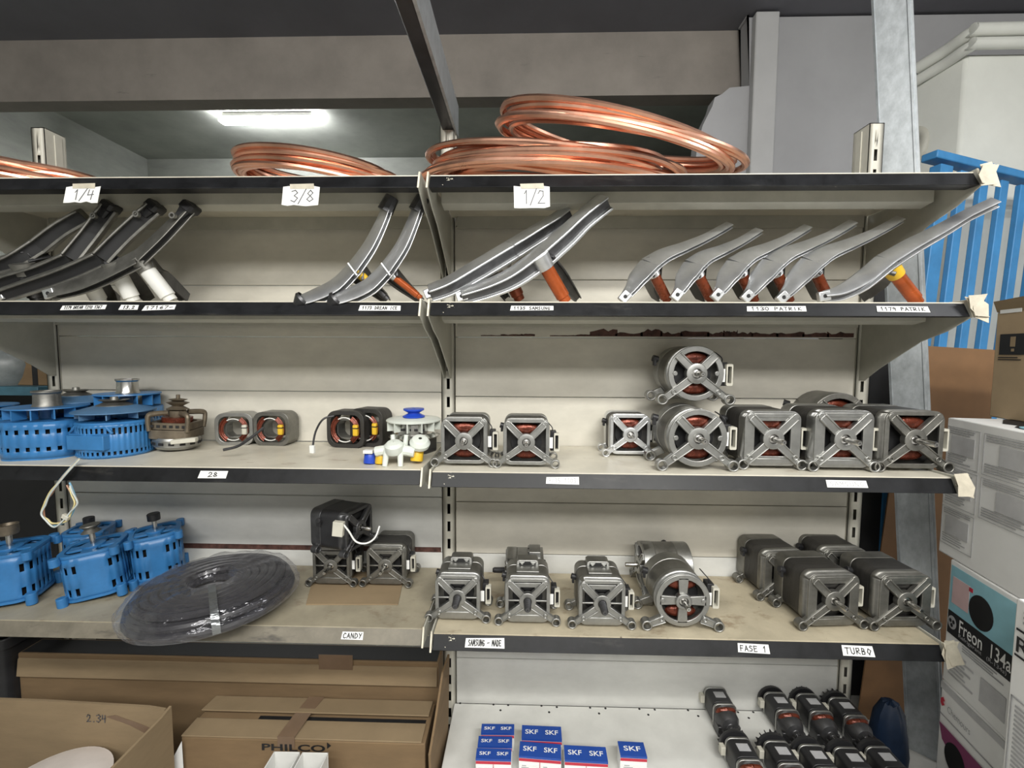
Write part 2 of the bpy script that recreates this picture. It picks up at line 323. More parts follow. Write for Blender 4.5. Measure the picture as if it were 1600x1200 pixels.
# lighter wall that ends in a broken edge on its left
YW = 0.90
edge = [(1170, -60), (1170, 60), (1171, 134), (1140, 137), (1128, 147), (1117, 152), (1113, 166), (1098, 196), (1090, 225), (1084, 275), (1078, 420)]
E3 = [at(x, y, YW) for x, y in edge]
poly = [(E3[0].x, ZC-.01)] + [(p.x, p.z) for p in E3] + [(E3[-1].x, 0.01), (3.5, 0.01), (3.5, ZC-.01)]
structure(MB().prism(poly, XZ, YW, YW+.08).build('wall_middle', m_wall))
a, b = at(1180, 30, YW-.03), at(1217, 30, YW-.03)
structure(MB().box(((a.x+b.x)/2, YW-.02, ZC/2), (b.x-a.x, .04, ZC-.02)).build('trim_2', m_wallw, bevel=.006))
# tube lamp on the ceiling behind the beam
pl = on(420, 189, ZC-.045); lw = 158*mpp(pl)
lt = thing('tube_lamp', 'lit white fluorescent tube lamp on the dark ceiling behind the shelves', 'lamp', (pl.x, pl.y, 0), 0)
zl = pl.z
MB().loft([[Vector((sx*lw/2*k, s_*.017*kk, zl+h)) for sx, s_, in ((-1, -1), (1, -1), (1, 1), (-1, 1))] for h, k, kk in ((-.022, .90, .6), (0, 1.0, 1.4), (.02, .97, 1.0))]).build('diffuser', m_lens, lt, .008)
MB().box((0, 0, (zl+.02+ZC)/2), (lw*.9, .05, ZC-zl-.02)).build('housing', m_white, lt, .004)

# ================================================================== RACKING
W = 1.2; D = 0.3053
ZS = {('L', 0): 1.6405, ('R', 0): 1.6405, ('L', 1): 1.3632, ('R', 1): 1.3632, ('L', 2): .9775, ('R', 2): .9735, ('L', 3): .5935, ('R', 3): .5830}
ZB = on(840, 1100, 0).z; ZB = at(840, 1100, 0).z
RX, RZ = .018, .032                            # the price rail slopes out towards its lower edge
rail_n = Vector((0, -RZ, RX)).normalized(); rail_u = Vector((0, RX, RZ)).normalized()
def upright(X, ztop, label):
    r = thing('shelf_upright', label, 'upright', (X, 0, 0), 0, 'slotted uprights of the racking')
    mb = MB(); hw, sw, dp = .020, .0045, .062
    for sx in (-1, 1): mb.box((sx*(hw-.0008), dp/2, ztop/2), (.0016, dp, ztop)); mb.box((sx*(hw+sw)/2, .0008, ztop/2), (hw-sw, .0016, ztop))
    mb.box((0, dp, ztop/2), (2*hw, .002, ztop)); mb.box((0, dp/2, ztop-.001), (2*hw, dp, .002))
    for sx in (-1, 1): mb.box((sx*(hw+.001), dp*.62, ztop/2), (.003, dp*.34, ztop-.02))
    z = .06; p = .054; sl = .031
    mb.box((0, .0008, z/2), (2*sw, .0016, z))
    while z < ztop-.06:
        z1 = min(z+p, ztop); mb.box((0, .0008, (z+sl+z1)/2), (2*sw, .0016, z1-z-sl)); z += p
    mb.box((0, .0008, (z+ztop)/2), (2*sw, .0016, max(.001, ztop-z)))
    mb.build('post', m_upright, r)
    MB().box((0, dp-.006, ztop/2), (2*hw-.006, .004, ztop-.02)).build('slot_shade', m_dark, r)  # black plate painting the shade inside the hollow post
    MB().box((0, .03, .004), (.06, .10, .008)).build('foot_plate', m_bracket, r)
    return r
upright(-W, at(60, 199, 0).z, 'cream slotted upright at the far left beside the blue motors')
upright(0, at(698, 192, 0).z, 'cream slotted upright in the middle between the two shelving bays')
upright(W, at(1368, 192, 0).z, 'cream slotted upright at the right end beside the galvanized post')
# back panels
seamR = [353, 437, 527, 620, 703, 785, 866, 948, 1030, 1102]
seamL = [353, 446, 527, 613, 692, 777, 863, 945]
words = ['topmost', 'second', 'third', 'fourth', 'fifth', 'sixth', 'seventh', 'eighth', 'ninth', 'tenth']
for side, seams, x0, x1, pxx in (('right', seamR, 0, W, 760), ('left', seamL, -W, 0, 640)):
    zz = [ZS[(side[0].upper(), 0)]-.012] + [at(pxx, s_, 0).z for s_ in seams]
    for i in range(len(zz)-1):
        o = MB().box(((x0+x1)/2, .010, (zz[i]+zz[i+1])/2), (x1-x0-.042, .012, zz[i]-zz[i+1]-.0022)).build('back_panel', m_panel2 if (i >= 7 or (side == 'left' and i >= 5)) else m_panel, None, .0015)
        tag(o, f'{words[i]} steel back panel from the top in the {side} bay', 'panel', 'back panels of the shelving')
        if side == 'right' and i == 2:         # flaking rust along the lower edge
            rr = random.Random(3); mb = MB(); zt = zz[i+1]+.004
            x = .02
            while x < W-.06:
                wd = rr.uniform(.02, .09); pr = .3 if x < .2 else (1 if x > .38 else .6)
                if rr.random() < pr:
                    h = rr.uniform(.012, .026) if x > .38 else rr.uniform(.003, .008)
                    k = 6; top = [(x+wd*j/k, zt+h*rr.uniform(.5, 1)) for j in range(k, -1, -1)]
                    mb.prism([(x, zt), (x+wd, zt)]+top, XZ, .0036, .0045)
                x += wd*.92
            q = mb.build('rust_patch', m_rust, o); q['label'] = 'dark flaking rust patches'
        if side == 'left' and i == 6:
            q = MB().box(((x0+x1)/2, .0035, zz[i+1]+.008), (x1-x0-.05, .001, .015)).build('rust_patch', m_rust, o); q['label'] = 'dark red rusty strip'
def bracket(mb, X, z, kind, t=.003):
    if kind == 'tall':
        P = [(0, z-.002), (-D-.004, z+.006), (-D-.02, z-.032), (-D+.04, z-.062), (-.20, z-.083), (-.07, z-.155), (-.02, z-.19), (0, z-.19)]
    else:
        P = [(0, z-.002), (-D-.004, z+.006), (-D-.02, z-.034), (-D+.035, z-.038), (-D+.05, z-.052), (0, z-.056)]
    mb.prism(P, lambda a, b, d: Vector((d, a, b)), X-t/2, X+t/2)
def shelf(side, lev, label, railm, deckm, kind):
    z = ZS[(side, lev)]; x0 = 0 if side == 'R' else -W; x1 = x0+W
    r = thing('shelf', label, 'shelf', (x0, 0, z), 0, 'steel shelves of the racking'); L = lambda v: v
    base = Vector((x0, 0, z))
    def P(mb, name, m, bev=0):
        for v in mb.v: v -= base
        return mb.build(name, m, r, bev)
    g = .0135
    P(MB().box(((x0+x1)/2, -D/2-.0006, z-.0022), (W-2*g, D+.0012, .005)), 'deck', deckm, .0008)
    prof = [(-D, z), (-D-RX, z-RZ), (-D-RX+.004, z-RZ-.0005), (-D+.016, z-RZ), (-D+.016, z-RZ+.002), (-D-RX+.005, z-RZ+.003), (-D+.004, z-.003), (-D+.006, z)]
    P(MB().prism(prof, lambda a, b, d: Vector((d, a, b)), x0+g, x1-g), 'front_rail', railm, .0012)
    P(MB().prism([(-.205, z-.005), (-.225, z-.005), (-.225, z-.036), (-.19, z-.042), (-.185, z-.036), (-.205, z-.030)], lambda a, b, d: Vector((d, a, b)), x0+g+.01, x1-g-.01), 'stiffener', m_bracket, .001)
    P(MB().box(((x0+x1)/2, -.012, z-.022), (W-.06, .003, .034)), 'rear_flange', m_bracket)
    for X in (x0+g-.004, x1-g+.004):
        mb = MB(); bracket(mb, X, z, kind); P(mb, 'bracket', m_bracket, .0008)
        mb = MB()                              # bright bare front edge of the bracket plate
        mb.loft([[Vector((X+sx*.002, y, zz)) for sx, y, zz in ((-1, -D-.006-k*.017, z+.006-k*.040), (1, -D-.006-k*.017, z+.006-k*.040), (1, -D-.003-k*.017, z+.006-k*.040), (-1, -D-.003-k*.017, z+.006-k*.040))] for k in (0, 1)])
        P(mb, 'bracket_edge', m_chip)
    r['x0'] = x0; r['z'] = z
    return r
def rail_map(r, px, pyoff=0):
    """field (a along the rail, b up the slope, d out) with the origin at the rail's middle under pixel column px"""
    z = r['z']; o = at(px, 0, -D-RX*.5); lo, hi = -400., 2600.
    for _ in range(40):                        # pixel row where the rail middle lies in this column
        m_ = (lo+hi)/2; o = at(px, m_, -D-RX*.5)
        if o.z > z-RZ*.5: lo = m_
        else: hi = m_
    o = Vector((o.x, -D-RX*.5, z-RZ*.5)) - Vector((r['x0'], 0, z))
    return lambda a, b, d: o + Vector((a, 0, 0)) + rail_u*b + rail_n*(d+.0006)
def rail_label(r, px0, px1, text, lab, h=.019, tilt=0, th=.0013, ink=None, paper=None, faded=False):
    f0 = rail_map(r, (px0+px1)/2); wd = (px1-px0)*1.045/F
    f = lambda a, b, d: f0(a*math.cos(tilt)-b*math.sin(tilt), a*math.sin(tilt)+b*math.cos(tilt), d)
    rr = random.Random(px0); j = lambda: rr.uniform(-.0012, .0012)
    o = MB().prism([(-wd/2+j(), -h/2+j()), (wd/2+j(), -h/2+j()), (wd/2+j(), h/2+j()), (-wd/2+j()+.002, h/2+j())], f, 0, .0006).build('label', paper or m_paper, r)
    o['label'] = lab
    if text:
        tw = wd*.84 if len(text) > 4 else min(wd*.6, len(text)*.011)
        hh = h*.62
        strokes(text, tw, hh, lambda a, b, d: f(a-tw/2, b-hh/2, d+.0006), th*1.3).build('lettering', ink or m_ink, o)
    return o
shL0 = shelf('L', 0, 'top left steel shelf carrying the copper coils tagged 1/4 and 3/8', m_rail, m_deck, 'tall')
shR0 = shelf('R', 0, 'top right steel shelf carrying the big copper coils tagged 1/2', m_rail, m_deck, 'tall')
shL1 = shelf('L', 1, 'second steel shelf from the top in the left bay, under the dark three-arm spiders', m_rail, m_deck, 'tall')
shR1 = shelf('R', 1, 'second steel shelf from the top in the right bay, under the bright aluminium spiders', m_rail, m_deck, 'tall')
shL2 = shelf('L', 2, 'left shelf holding blue fan motors and stators, rail label reading 28', m_rail, m_deck, 'low')
shR2 = shelf('R', 2, 'right shelf holding the upper row of square and round washer motors', m_rail, m_deck, 'low')
shL3 = shelf('L', 3, 'lower left shelf with worn rail under the black hose coil', m_railw, m_deckl, 'low')
shR3 = shelf('R', 3, 'lower right shelf with stained top under the lower motor rows', m_rail, m_deckd, 'low')
m_lab2 = mat('label_faded', (0.66, 0.66, 0.64), 0.7, 0, 0.06)
m_faint = mat('ink_faded', (0.45, 0.45, 0.46), 0.7, 0, 0)
rail_label(shL1, 95, 166, '1174 DREAN 1210 1367', 'long handwritten label', .013, .03, .001)
rail_label(shL1, 187, 217, '13.2', 'short handwritten label', .013, 0, .0013)
rail_label(shL1, 224, 275, '17167-', 'handwritten label', .013, .04, .0012)
rail_label(shL1, 561, 626, '1173 DREAN ICE', 'handwritten label beside the middle bracket', .013, 0, .0012)
rail_label(shR1, 798, 864, '1135 SAMSUNG', 'handwritten label', .012, 0, .0012)
rail_label(shR1, 1168, 1257, '1130 PATRIK', 'handwritten label', .014, 0, .0013)
rail_label(shR1, 1371, 1448, '1179 PATRIK', 'handwritten label at the right end', .014, -.01, .0013)
rail_label(shL2, 310, 356, '28', 'handwritten label reading 28', .016, 0, .0013)
rail_label(shR2, 853, 904, '9/35 1103', 'faded label', .017, 0, .0009, m_faint)
rail_label(shR2, 1292, 1353, 'SAMSUNG', 'faded label', .016, 0, .0009, m_faint)
rail_label(shL3, 533, 569, 'CANDY', 'handwritten label reading CANDY', .017, 0, .0014)
rail_label(shR3, 726, 789, 'SAMSUNG - MADE', 'handwritten label', .020, 0, .0014)
rail_label(shR3, 1152, 1201, 'FASE 1', 'handwritten label', .018, -.03, .0014)
rail_label(shR3, 1316, 1364, 'TURBO', 'handwritten label', .020, -.02, .0015)
def paper_tag(r, px0, px1, py0, py1, text, lab, sk):
    Y = -D-RX-.003; c = at((px0+px1)/2, (py0+py1)/2, Y); k = mpp(c); wd = (px1-px0)*k; h = (py1-py0)*k*.93
    o = c - Vector((r['x0'], 0, r['z'])); rr = random.Random(px0); j = lambda: rr.uniform(-.002, .002)
    f = lambda a, b, d: o + Vector((a+sk*b, -d-.25*max(0, -b-.0)*.15, b))
    k_ = 6; top = [(wd/2-wd*i/k_, h/2+j()) for i in range(k_+1)]; bot = [(-wd/2+wd*i/k_, -h/2+j()) for i in range(k_+1)]
    q = MB().prism(bot+top, f, 0, .0005).build('paper_tag', m_paper, r); q['label'] = lab
    tw, hh = wd*.62, h*.62
    strokes(text, tw, hh, lambda a, b, d: f(a-tw*.42, b-hh/2, d+.0005), .0019, 1.05, .04).build('lettering', m_pencil, q)
    MB().prism([(-wd*.3, h*.38), (wd*.35, h*.38), (wd*.33, h*.38+.011), (-wd*.32, h*.38+.010)], f, .0008, .0013).build('tape', m_tape, q)
paper_tag(shL0, 101, 156, 291, 317, '1/4', 'white paper tag reading 1/4', .25)
paper_tag(shL0, 441, 499, 291, 322, '3/8', 'white paper tag reading 3/8', .12)
paper_tag(shR0, 803, 859, 290, 325, '1/2', 'white paper tag reading 1/2', -.03)
for r, lev in ((shR0, 0), (shR1, 1), (shR2, 2), (shR3, 3)):    # torn tape round the right front corners
    rr = random.Random(lev+20); o = Vector((W-.012, -D-.008, .004)); mb = MB()
    for q in range(3):
        A = [o+Vector((rr.uniform(-.012, .004), -.003*q-.016*k+rr.uniform(-.004, 0), .006-.045*k+rr.uniform(-.004, .004))) for k in (0, .5, 1)]
        B = [a_+Vector((rr.uniform(.026, .04), rr.uniform(-.004, .018), rr.uniform(-.012, .008))) for a_ in A]
        for k in range(2):
            mb.loft([[A[k], B[k], B[k+1], A[k+1]], [p+Vector((.0004, -.0008, .0004)) for p in (A[k], B[k], B[k+1], A[k+1])]])
    mb.build('tape', m_tape, r)['label'] = 'torn masking tape'
# base deck of the right bay with small bolt holes
r = thing('base_shelf', 'wide white base deck at the bottom of the right bay', 'shelf', (0, 0, ZB)); 
MB().box((W/2, -.22, -.004), (W-.03, .43, .008)).build('deck', m_panel2, r, .002)
MB().box((W/2, -.435, -ZB/2), (W-.03, .006, ZB-.01)).build('kick_plate', m_panel2, r)
mb = MB()
for px, py in ((719, 1099), (771, 1101), (782, 1110), (794, 1102), (846, 1103), (858, 1113), (870, 1105), (922, 1106), (936, 1115), (946, 1107), (999, 1108), (1013, 1117), (1023, 1109), (1075, 1110), (1091, 1119), (1153, 1113), (1170, 1122), (1177, 1113)):
    p = at(px, py, 0); p = on(px, py, ZB); mb.cyl((p.x, p.y, .0002), (p.x, p.y, .0008), .0034, n=10)
mb.build('bolt_hole', m_dark, r)
# dark steel strut running from the middle upright towards the viewer
zs = at(699, 203, 0).z
r = thing('steel_strut', 'dark steel beam running overhead from the middle upright', 'beam', (0, 0, 0))
MB().box((.004, -1.2, zs+.02), (.036, 2.5, .04)).build('beam', m_beamst, r, .003)
MB().box((.022, -1.2, zs+.045), (.008, 2.5, .09)).build('flange', m_galv, r)
MB().box((.004, -2.42, (zs+.04+ZC)/2), (.03, .03, ZC-zs-.04)).build('hanger', m_beamst, r)

# ================================================================== COPPER COILS (top shelf)
def coil(label, c, R0, turns, layers, rt, tilt, seed, sq=1.0, spread=.006, end=None):
    rr = random.Random(seed); P = []; n = 56; tot = turns*layers
    ph = [rr.uniform(0, 6.28) for _ in range(tot+1)]
    ring = [(i % turns, i//turns) for i in range(tot)]
    Mt = Matrix.Rotation(tilt[1], 3, 'Y') @ Matrix.Rotation(tilt[0], 3, 'X')
    for k in range(tot*n):
        q = k/n; i = int(q); fr = q-i; a = 2*PI*q
        t_, l_ = ring[i]; t2, l2 = ring[min(i+1, tot-1)]; e = max(0, (fr-.75)/.25); e = e*e*(3-2*e)
        rad = R0 - 2.05*rt*(t_*(1-e)+t2*e); h = 2.05*rt*(l_*(1-e)+l2*e)
        w1 = math.sin(a+ph[i])*(1-fr)+math.sin(a+ph[i+1])*fr; w2 = math.cos(2*a+ph[i])*(1-fr)+math.cos(2*a+ph[i+1])*fr
        w3 = math.sin(a+ph[i]*1.7+1)*(1-fr)+math.sin(a+ph[i+1]*1.7+1)*fr
        rad += w1*spread*1.4; h += (w2+1)*spread*.35+(w3+1)*spread*.75
        P.append(Mt @ Vector((rad*math.cos(a), rad*sq*math.sin(a), h+rt)))
    lo = min(p.z for p in P)-rt
    for p in P: p.z -= lo
    o = MB().tube(P, rt, 7).build('copper_coil', m_copper, None, 0, c); tag(o, label, 'copper coil', 'coils of copper tube')
    MB().pipe(P[0], P[0]+(P[0]-P[1]).normalized()*.004, rt*1.02, rt*.75).build('tube_end', m_copper, o)
    return o
Z0 = ZS[('L', 0)]
coil('copper tube coil on the top left shelf above the tag 1/4', (-1.12, -.150, Z0), .235, 3, 4, .0062, (.0, .10), 3, .60, .006)
coil('small copper tube coil in plastic on the top left shelf above the tag 3/8', (-.31, -.155, Z0), .205, 3, 4, .0065, (.0, .12), 8, .62, .005)
coil('large flat copper tube coil at the front above the tag 1/2', (.285, -.155, Z0), .305, 6, 4, .0070, (.08, .05), 5, .45, .019)
coil('loose copper tube coil tilted on top of the larger one, topmost on the right shelf', (.450, -.150, Z0+.040), .300, 3, 3, .0070, (.16, .22), 12, .52, .012)

# ================================================================== THREE-ARM SPIDERS (second shelf)
ZP = ZS[('L', 1)]
def sweep_arm(P, wb, wa, phi, k=5):
    """channel-section arm along P; wb = width of the outer face, wa = height of the side facing the viewer"""
    Q = smooth_path(P, k); n = len(Q); L = []; Gv = []
    lerp = lambda A, t: A[min(int(t*(len(A)-1)), len(A)-2)]*(1-(t*(len(A)-1)-min(int(t*(len(A)-1)), len(A)-2)))+A[min(int(t*(len(A)-1)), len(A)-2)+1]*(t*(len(A)-1)-min(int(t*(len(A)-1)), len(A)-2))
    for i, p in enumerate(Q):
        t = (Q[min(i+1, n-1)]-Q[max(i-1, 0)]).normalized()
        b = (Vector((0, -1, 0)) - t*t.dot(Vector((0, -1, 0)))).normalized(); a = b.cross(t); a = -a if a.z < 0 and abs(a.z) > .05 else a
        if a.dot(Vector((-.3, 0, 1))) < 0: a = -a
        a2 = a*math.cos(phi)+b*math.sin(phi); b2 = b*math.cos(phi)-a*math.sin(phi)
        u = i/(n-1); WB, WA = lerp(wb, u)/2, lerp(wa, u)/2; g = WB*.45
        S_ = [(-WA, -WB), (WA*.75, -WB), (WA, -WB*.8), (WA, WB*.8), (WA*.86, WB), (WA*.66, WB), (WA*.6, WB-g), (-WA*.6, WB-g), (-WA*.66, WB), (-WA, WB)]
        L.append([p+a2*x+b2*y for x, y in S_])
        Gv.append([p+a2*x+b2*y for x, y in ((WA*.6, WB-g+.0006), (-WA*.6, WB-g+.0006), (-WA*.6, WB-g-.001), (WA*.6, WB-g-.001))])
    return MB().loft(L), MB().loft(Gv)
def spider(label, bar, ih, wb, wa, phi, shaft, back, facem, shaftm, group, tip=None, gold=False, foot=True, groovem=None):
    """bar: (px, py, Y) along the visible pair of arms, ih = index of the hub; shaft: two (px, py, Y), radius; back: points of the third arm"""
    P = [at(*q) for q in bar]; H = P[ih].copy()
    r = thing('drum_spider', label, 'drum spider', (H.x, H.y, ZP), 0, group); o = r.location
    P = [p-o for p in P]; f = lambda A, a, b: A[a:b] if len(A) > 1 else A
    m_ = len(P); wbs = [wb[min(len(wb)-1, int(i*len(wb)/m_))] for i in range(m_)]; was = [wa[min(len(wa)-1, int(i*len(wa)/m_))] for i in range(m_)]
    for A, B, C in ((P[:ih+1], wbs[:ih+1], was[:ih+1]), (P[ih:], wbs[ih:], was[ih:])):
        a, g = sweep_arm(A, B, C, phi); a.build('arm', facem, r, .0012); g.build('arm_groove_shade', groovem or m_alux, r)  # dark strip paints the shade inside the groove
    sp = [at(*q)-o for q in shaft[:2]]; rs = shaft[2]
    Bk = [H-o+(sp[0]-(H-o))*.3] + [at(*q)-o for q in back]
    a, g = sweep_arm(Bk, [.045, .035, .028], [.035, .03, .02], 0); a.build('arm', m_alux, r, .001)
    d = (sp[1]-sp[0]); mb = MB()
    mb.cyl(sp[0]-d.normalized()*.02, sp[0]+d*.12, rs*1.35, rs*1.15, 18).build('hub', gold or facem, r)
    l = d.length; MB().lathe([(rs*1.12, 0), (rs, l*.1), (rs, l*.86), (rs*.82, l*.88), (rs*.82, l), (rs*.35, l), (rs*.3, l-.012)], sp[0], d, 22).build('shaft', shaftm, r)
    if foot:
        q = P[0]; t = (P[1]-P[0]).normalized()
        mb = MB(); mb.box(q+Vector((0, -.002, 0)), (.026, .012, .022), Matrix.Rotation(-math.atan2(t.z, t.x), 3, 'Y')); 
        ft = mb.build('foot', m_alub, r, .002)
        MB().cyl(q+Vector((0, -.0085, 0)), q+Vector((0, -.0078, 0)), .0045, n=14).build('screw_hole', m_dark, ft)
    if tip:
        q = P[-1]; t = (P[-1]-P[-2]).normalized()
        L = []
        for k, s_ in ((-.028, .6), (-.008, .8), (-.004, 1.0), (.010, 1.0), (.014, .85)):
            c = q+t*k; b = Vector((0, -1, 0)); a = b.cross(t); L.append([c+a*x*.017*s_+b*y*.019*s_ for x, y in ((-1, -.7), (-.7, -1), (.7, -1), (1, -.7), (1, .7), (.7, 1), (-.7, 1), (-1, .7))])
        e = MB().loft(L).build('arm_end', tip, r, .001)
        MB().pipe(q-t*.032+Vector((0, -.018, 0)), q-t*.032+Vector((0, -.026, 0)), .0075, .004).build('screw_boss', m_alud, r)
    return r
# five bright spiders with a flat broad arm, and the larger one at the right end
names5 = ['leftmost of the five leaning bright aluminium spiders with brown shafts', 'second from the left of the five leaning bright aluminium spiders', 'middle one of the five leaning bright aluminium spiders',
          'fourth from the left of the five leaning bright aluminium spiders', 'rightmost of the five bright spiders, just left of the large one']
for i, (fx, fy, tx, ty) in enumerate(((976, 464, 1140, 351), (1057, 461, 1186, 360), (1120, 461, 1262, 355), (1167, 463, 1333, 348), (1222, 465, 1407, 342))):
    dx, dy = tx-fx, ty-fy; Ls = 200.; T = []
    k = math.hypot(dx, dy)/Ls; ux, uy = dx/math.hypot(dx, dy), dy/math.hypot(dx, dy)
    for t, s_ in ((0, 0), (.09, .026), (.18, .064), (.31, .098), (.44, .094), (.62, .052), (.80, .018), (1, 0)):
        T.append((fx+ux*t*Ls*k+uy*s_*Ls, fy+uy*t*Ls*k-ux*s_*Ls*1.0, -.283+.10*t))
    hx, hy = T[3][0], T[3][1]
    spider(names5[i], T, 3, [.020, .032, .048, .053, .043, .032, .025, .023], [.011, .012, .013, .013, .012, .011, .010, .010], .80,
           ((hx+4, hy+12, -.245), (hx+27, 470, -.21), .0125), ((hx+4, hy+28, -.16), (hx+12, 465, -.08)), m_alub, m_brownv, 'bright spiders with brown shafts')
spider('largest bright aluminium spider at the right end, arm tip sticking out past the shelf',
       [(1286, 463, -.285), (1312, 458, -.28), (1345, 440, -.27), (1382, 410, -.25), (1425, 384, -.24), (1470, 360, -.235), (1510, 337, -.235), (1555, 316, -.24)], 3,
       [.020, .032, .042, .045, .040, .033, .028, .026], [.018, .022, .024, .024, .021, .018, .016, .016], .70,
       ((1396, 424, -.23), (1434, 472, -.20), .0155), ((1375, 440, -.15), (1350, 463, -.07)), m_alub, m_orange, 'bright spiders with brown shafts', gold=m_yellow)
# two spiders in the middle with grooved sides
spider('nearer grooved aluminium spider right of the middle bracket, with an orange shaft',
       [(722, 463, -.285), (765, 450, -.28), (805, 432, -.27), (850, 400, -.255), (885, 369, -.245), (912, 343, -.24), (946, 315, -.235)], 3,
       [.040, .044, .046, .048, .046, .044, .046], [.028, .032, .037, .042, .040, .036, .036], .60,
       ((850, 412, -.27), (884, 471, -.235), .0165), ((876, 432, -.19), (900, 466, -.10)), m_alub, m_orange, 'grooved spiders beside the middle bracket')
spider('grooved aluminium spider touching the middle bracket, behind the nearer grooved one',
       [(672, 458, -.275), (704, 446, -.27), (750, 420, -.25), (800, 390, -.225), (845, 362, -.20), (870, 346, -.19), (888, 332, -.185)], 3,
       [.042, .046, .048, .048, .046, .044, .044], [.030, .034, .038, .038, .036, .032, .032], .60,
       ((785, 412, -.20), (812, 468, -.16), .0165), ((770, 430, -.13), (790, 464, -.06)), m_alub, m_brownv, 'grooved spiders beside the middle bracket')
# two upright curved spiders with pointed feet
for i, (dx, lab, sm, s0, s1) in enumerate(((0, 'curved aluminium spider with dark shaft, left one of the pair left of the middle bracket', m_alux, (566, 432), (606, 468)),
                                     (52, 'curved aluminium spider with a thin orange shaft reaching the middle bracket', m_orange, (612, 430), (658, 466)))):
    sc = 1 if i == 0 else .97
    r = spider(lab, [(472+dx, 470, -.30), (492+dx, 464, -.295), (526+dx, 447, -.28), (553+dx, 420, -.26), (577+dx*.98, 386, -.25), (596+dx*.94, 348, -.24), (606+dx*.93, 322, -.235)], 3,
           [.030, .040, .046, .044, .040, .034, .030], [.013, .016, .016, .016, .014, .013, .012], 1.0,
           ((s0[0], s0[1], -.25), (s1[0], s1[1], -.225), .0085), ((553+dx+25, 445, -.17), (553+dx+50, 466, -.08)), m_alub, sm, 'curved spiders left of the middle bracket', tip=None, gold=m_yellow if i == 0 else None, foot=False)
    o = r.location; A = at(606+dx*.93, 322, -.235)-o; B = at(613+dx*.93, 308, -.235)-o
    MB().cyl(A-(B-A)*.6, B, .019, .016, 10).build('arm_end', m_alux, r)
    A = at(474+dx, 468, -.30)-o; t = (at(462+dx, 478, -.302)-o-A)
    mb = MB(); mb.lathe([(.019, 0), (.021, .006), (.006, .030), (.001, .033)], A-t.normalized()*.004, t, 12); mb.build('pointed_foot', m_alux, r)
    A = at(551+dx, 421, -.283)-o; t = (at(548+dx, 413, -.28)-o)-(at(562+dx, 432, -.285)-o)
    MB().cyl(A-t*.5, A+t*.5, .003, n=8).build('joint_ridge', m_alub, r)
# four on the left with white sleeves
labs = ['farthest left of the four dark spiders, shortest, cut by the photo edge', 'second dark spider from the left, tall socket end just under the tag 1/4', 'third dark spider from the left, with a bulky dark socket end', 'front grey spider with a long white sleeve, rightmost of the four at the left']
bars = [[(-52, 428, -.27), (-20, 419, -.26), (22, 408, -.25), (62, 385, -.23), (98, 357, -.22), (132, 337, -.215)],
        [(-45, 464, -.28), (10, 440, -.27), (64, 424, -.26), (112, 404, -.25), (142, 366, -.235), (172, 325, -.225)],
        [(0, 463, -.288), (50, 446, -.28), (105, 427, -.27), (160, 403, -.26), (198, 364, -.245), (241, 325, -.235)],
        [(80, 459, -.296), (125, 447, -.29), (165, 430, -.285), (216, 404, -.275), (255, 368, -.26), (296, 326, -.245)]]
sh = [None, ((142, 446), (156, 470)), ((183, 424), (209, 470)), ((226, 417), (268, 470))]
for i in range(4):
    s_ = sh[i] or ((40, 425), (60, 470)); last = i == 3
    spider(labs[i], bars[i], 3, [.026, .036, .042, .046, .040, .034] if not last else [.032, .044, .052, .054, .046, .034],
           [.032, .034, .036, .038, .036, .036] if not last else [.014, .016, .018, .018, .018, .018], .55 if not last else 1.0,
           ((s_[0][0], s_[0][1], -.262), (s_[1][0], s_[1][1], -.238), .0175), ((s_[0][0]+22, s_[0][1]+12, -.18), (s_[1][0]+22, 466, -.09)),
           m_alud, m_white if i else m_alux, 'spiders with white sleeves at the left', tip=m_blackp if i else None, foot=i > 1, groovem=m_dark)

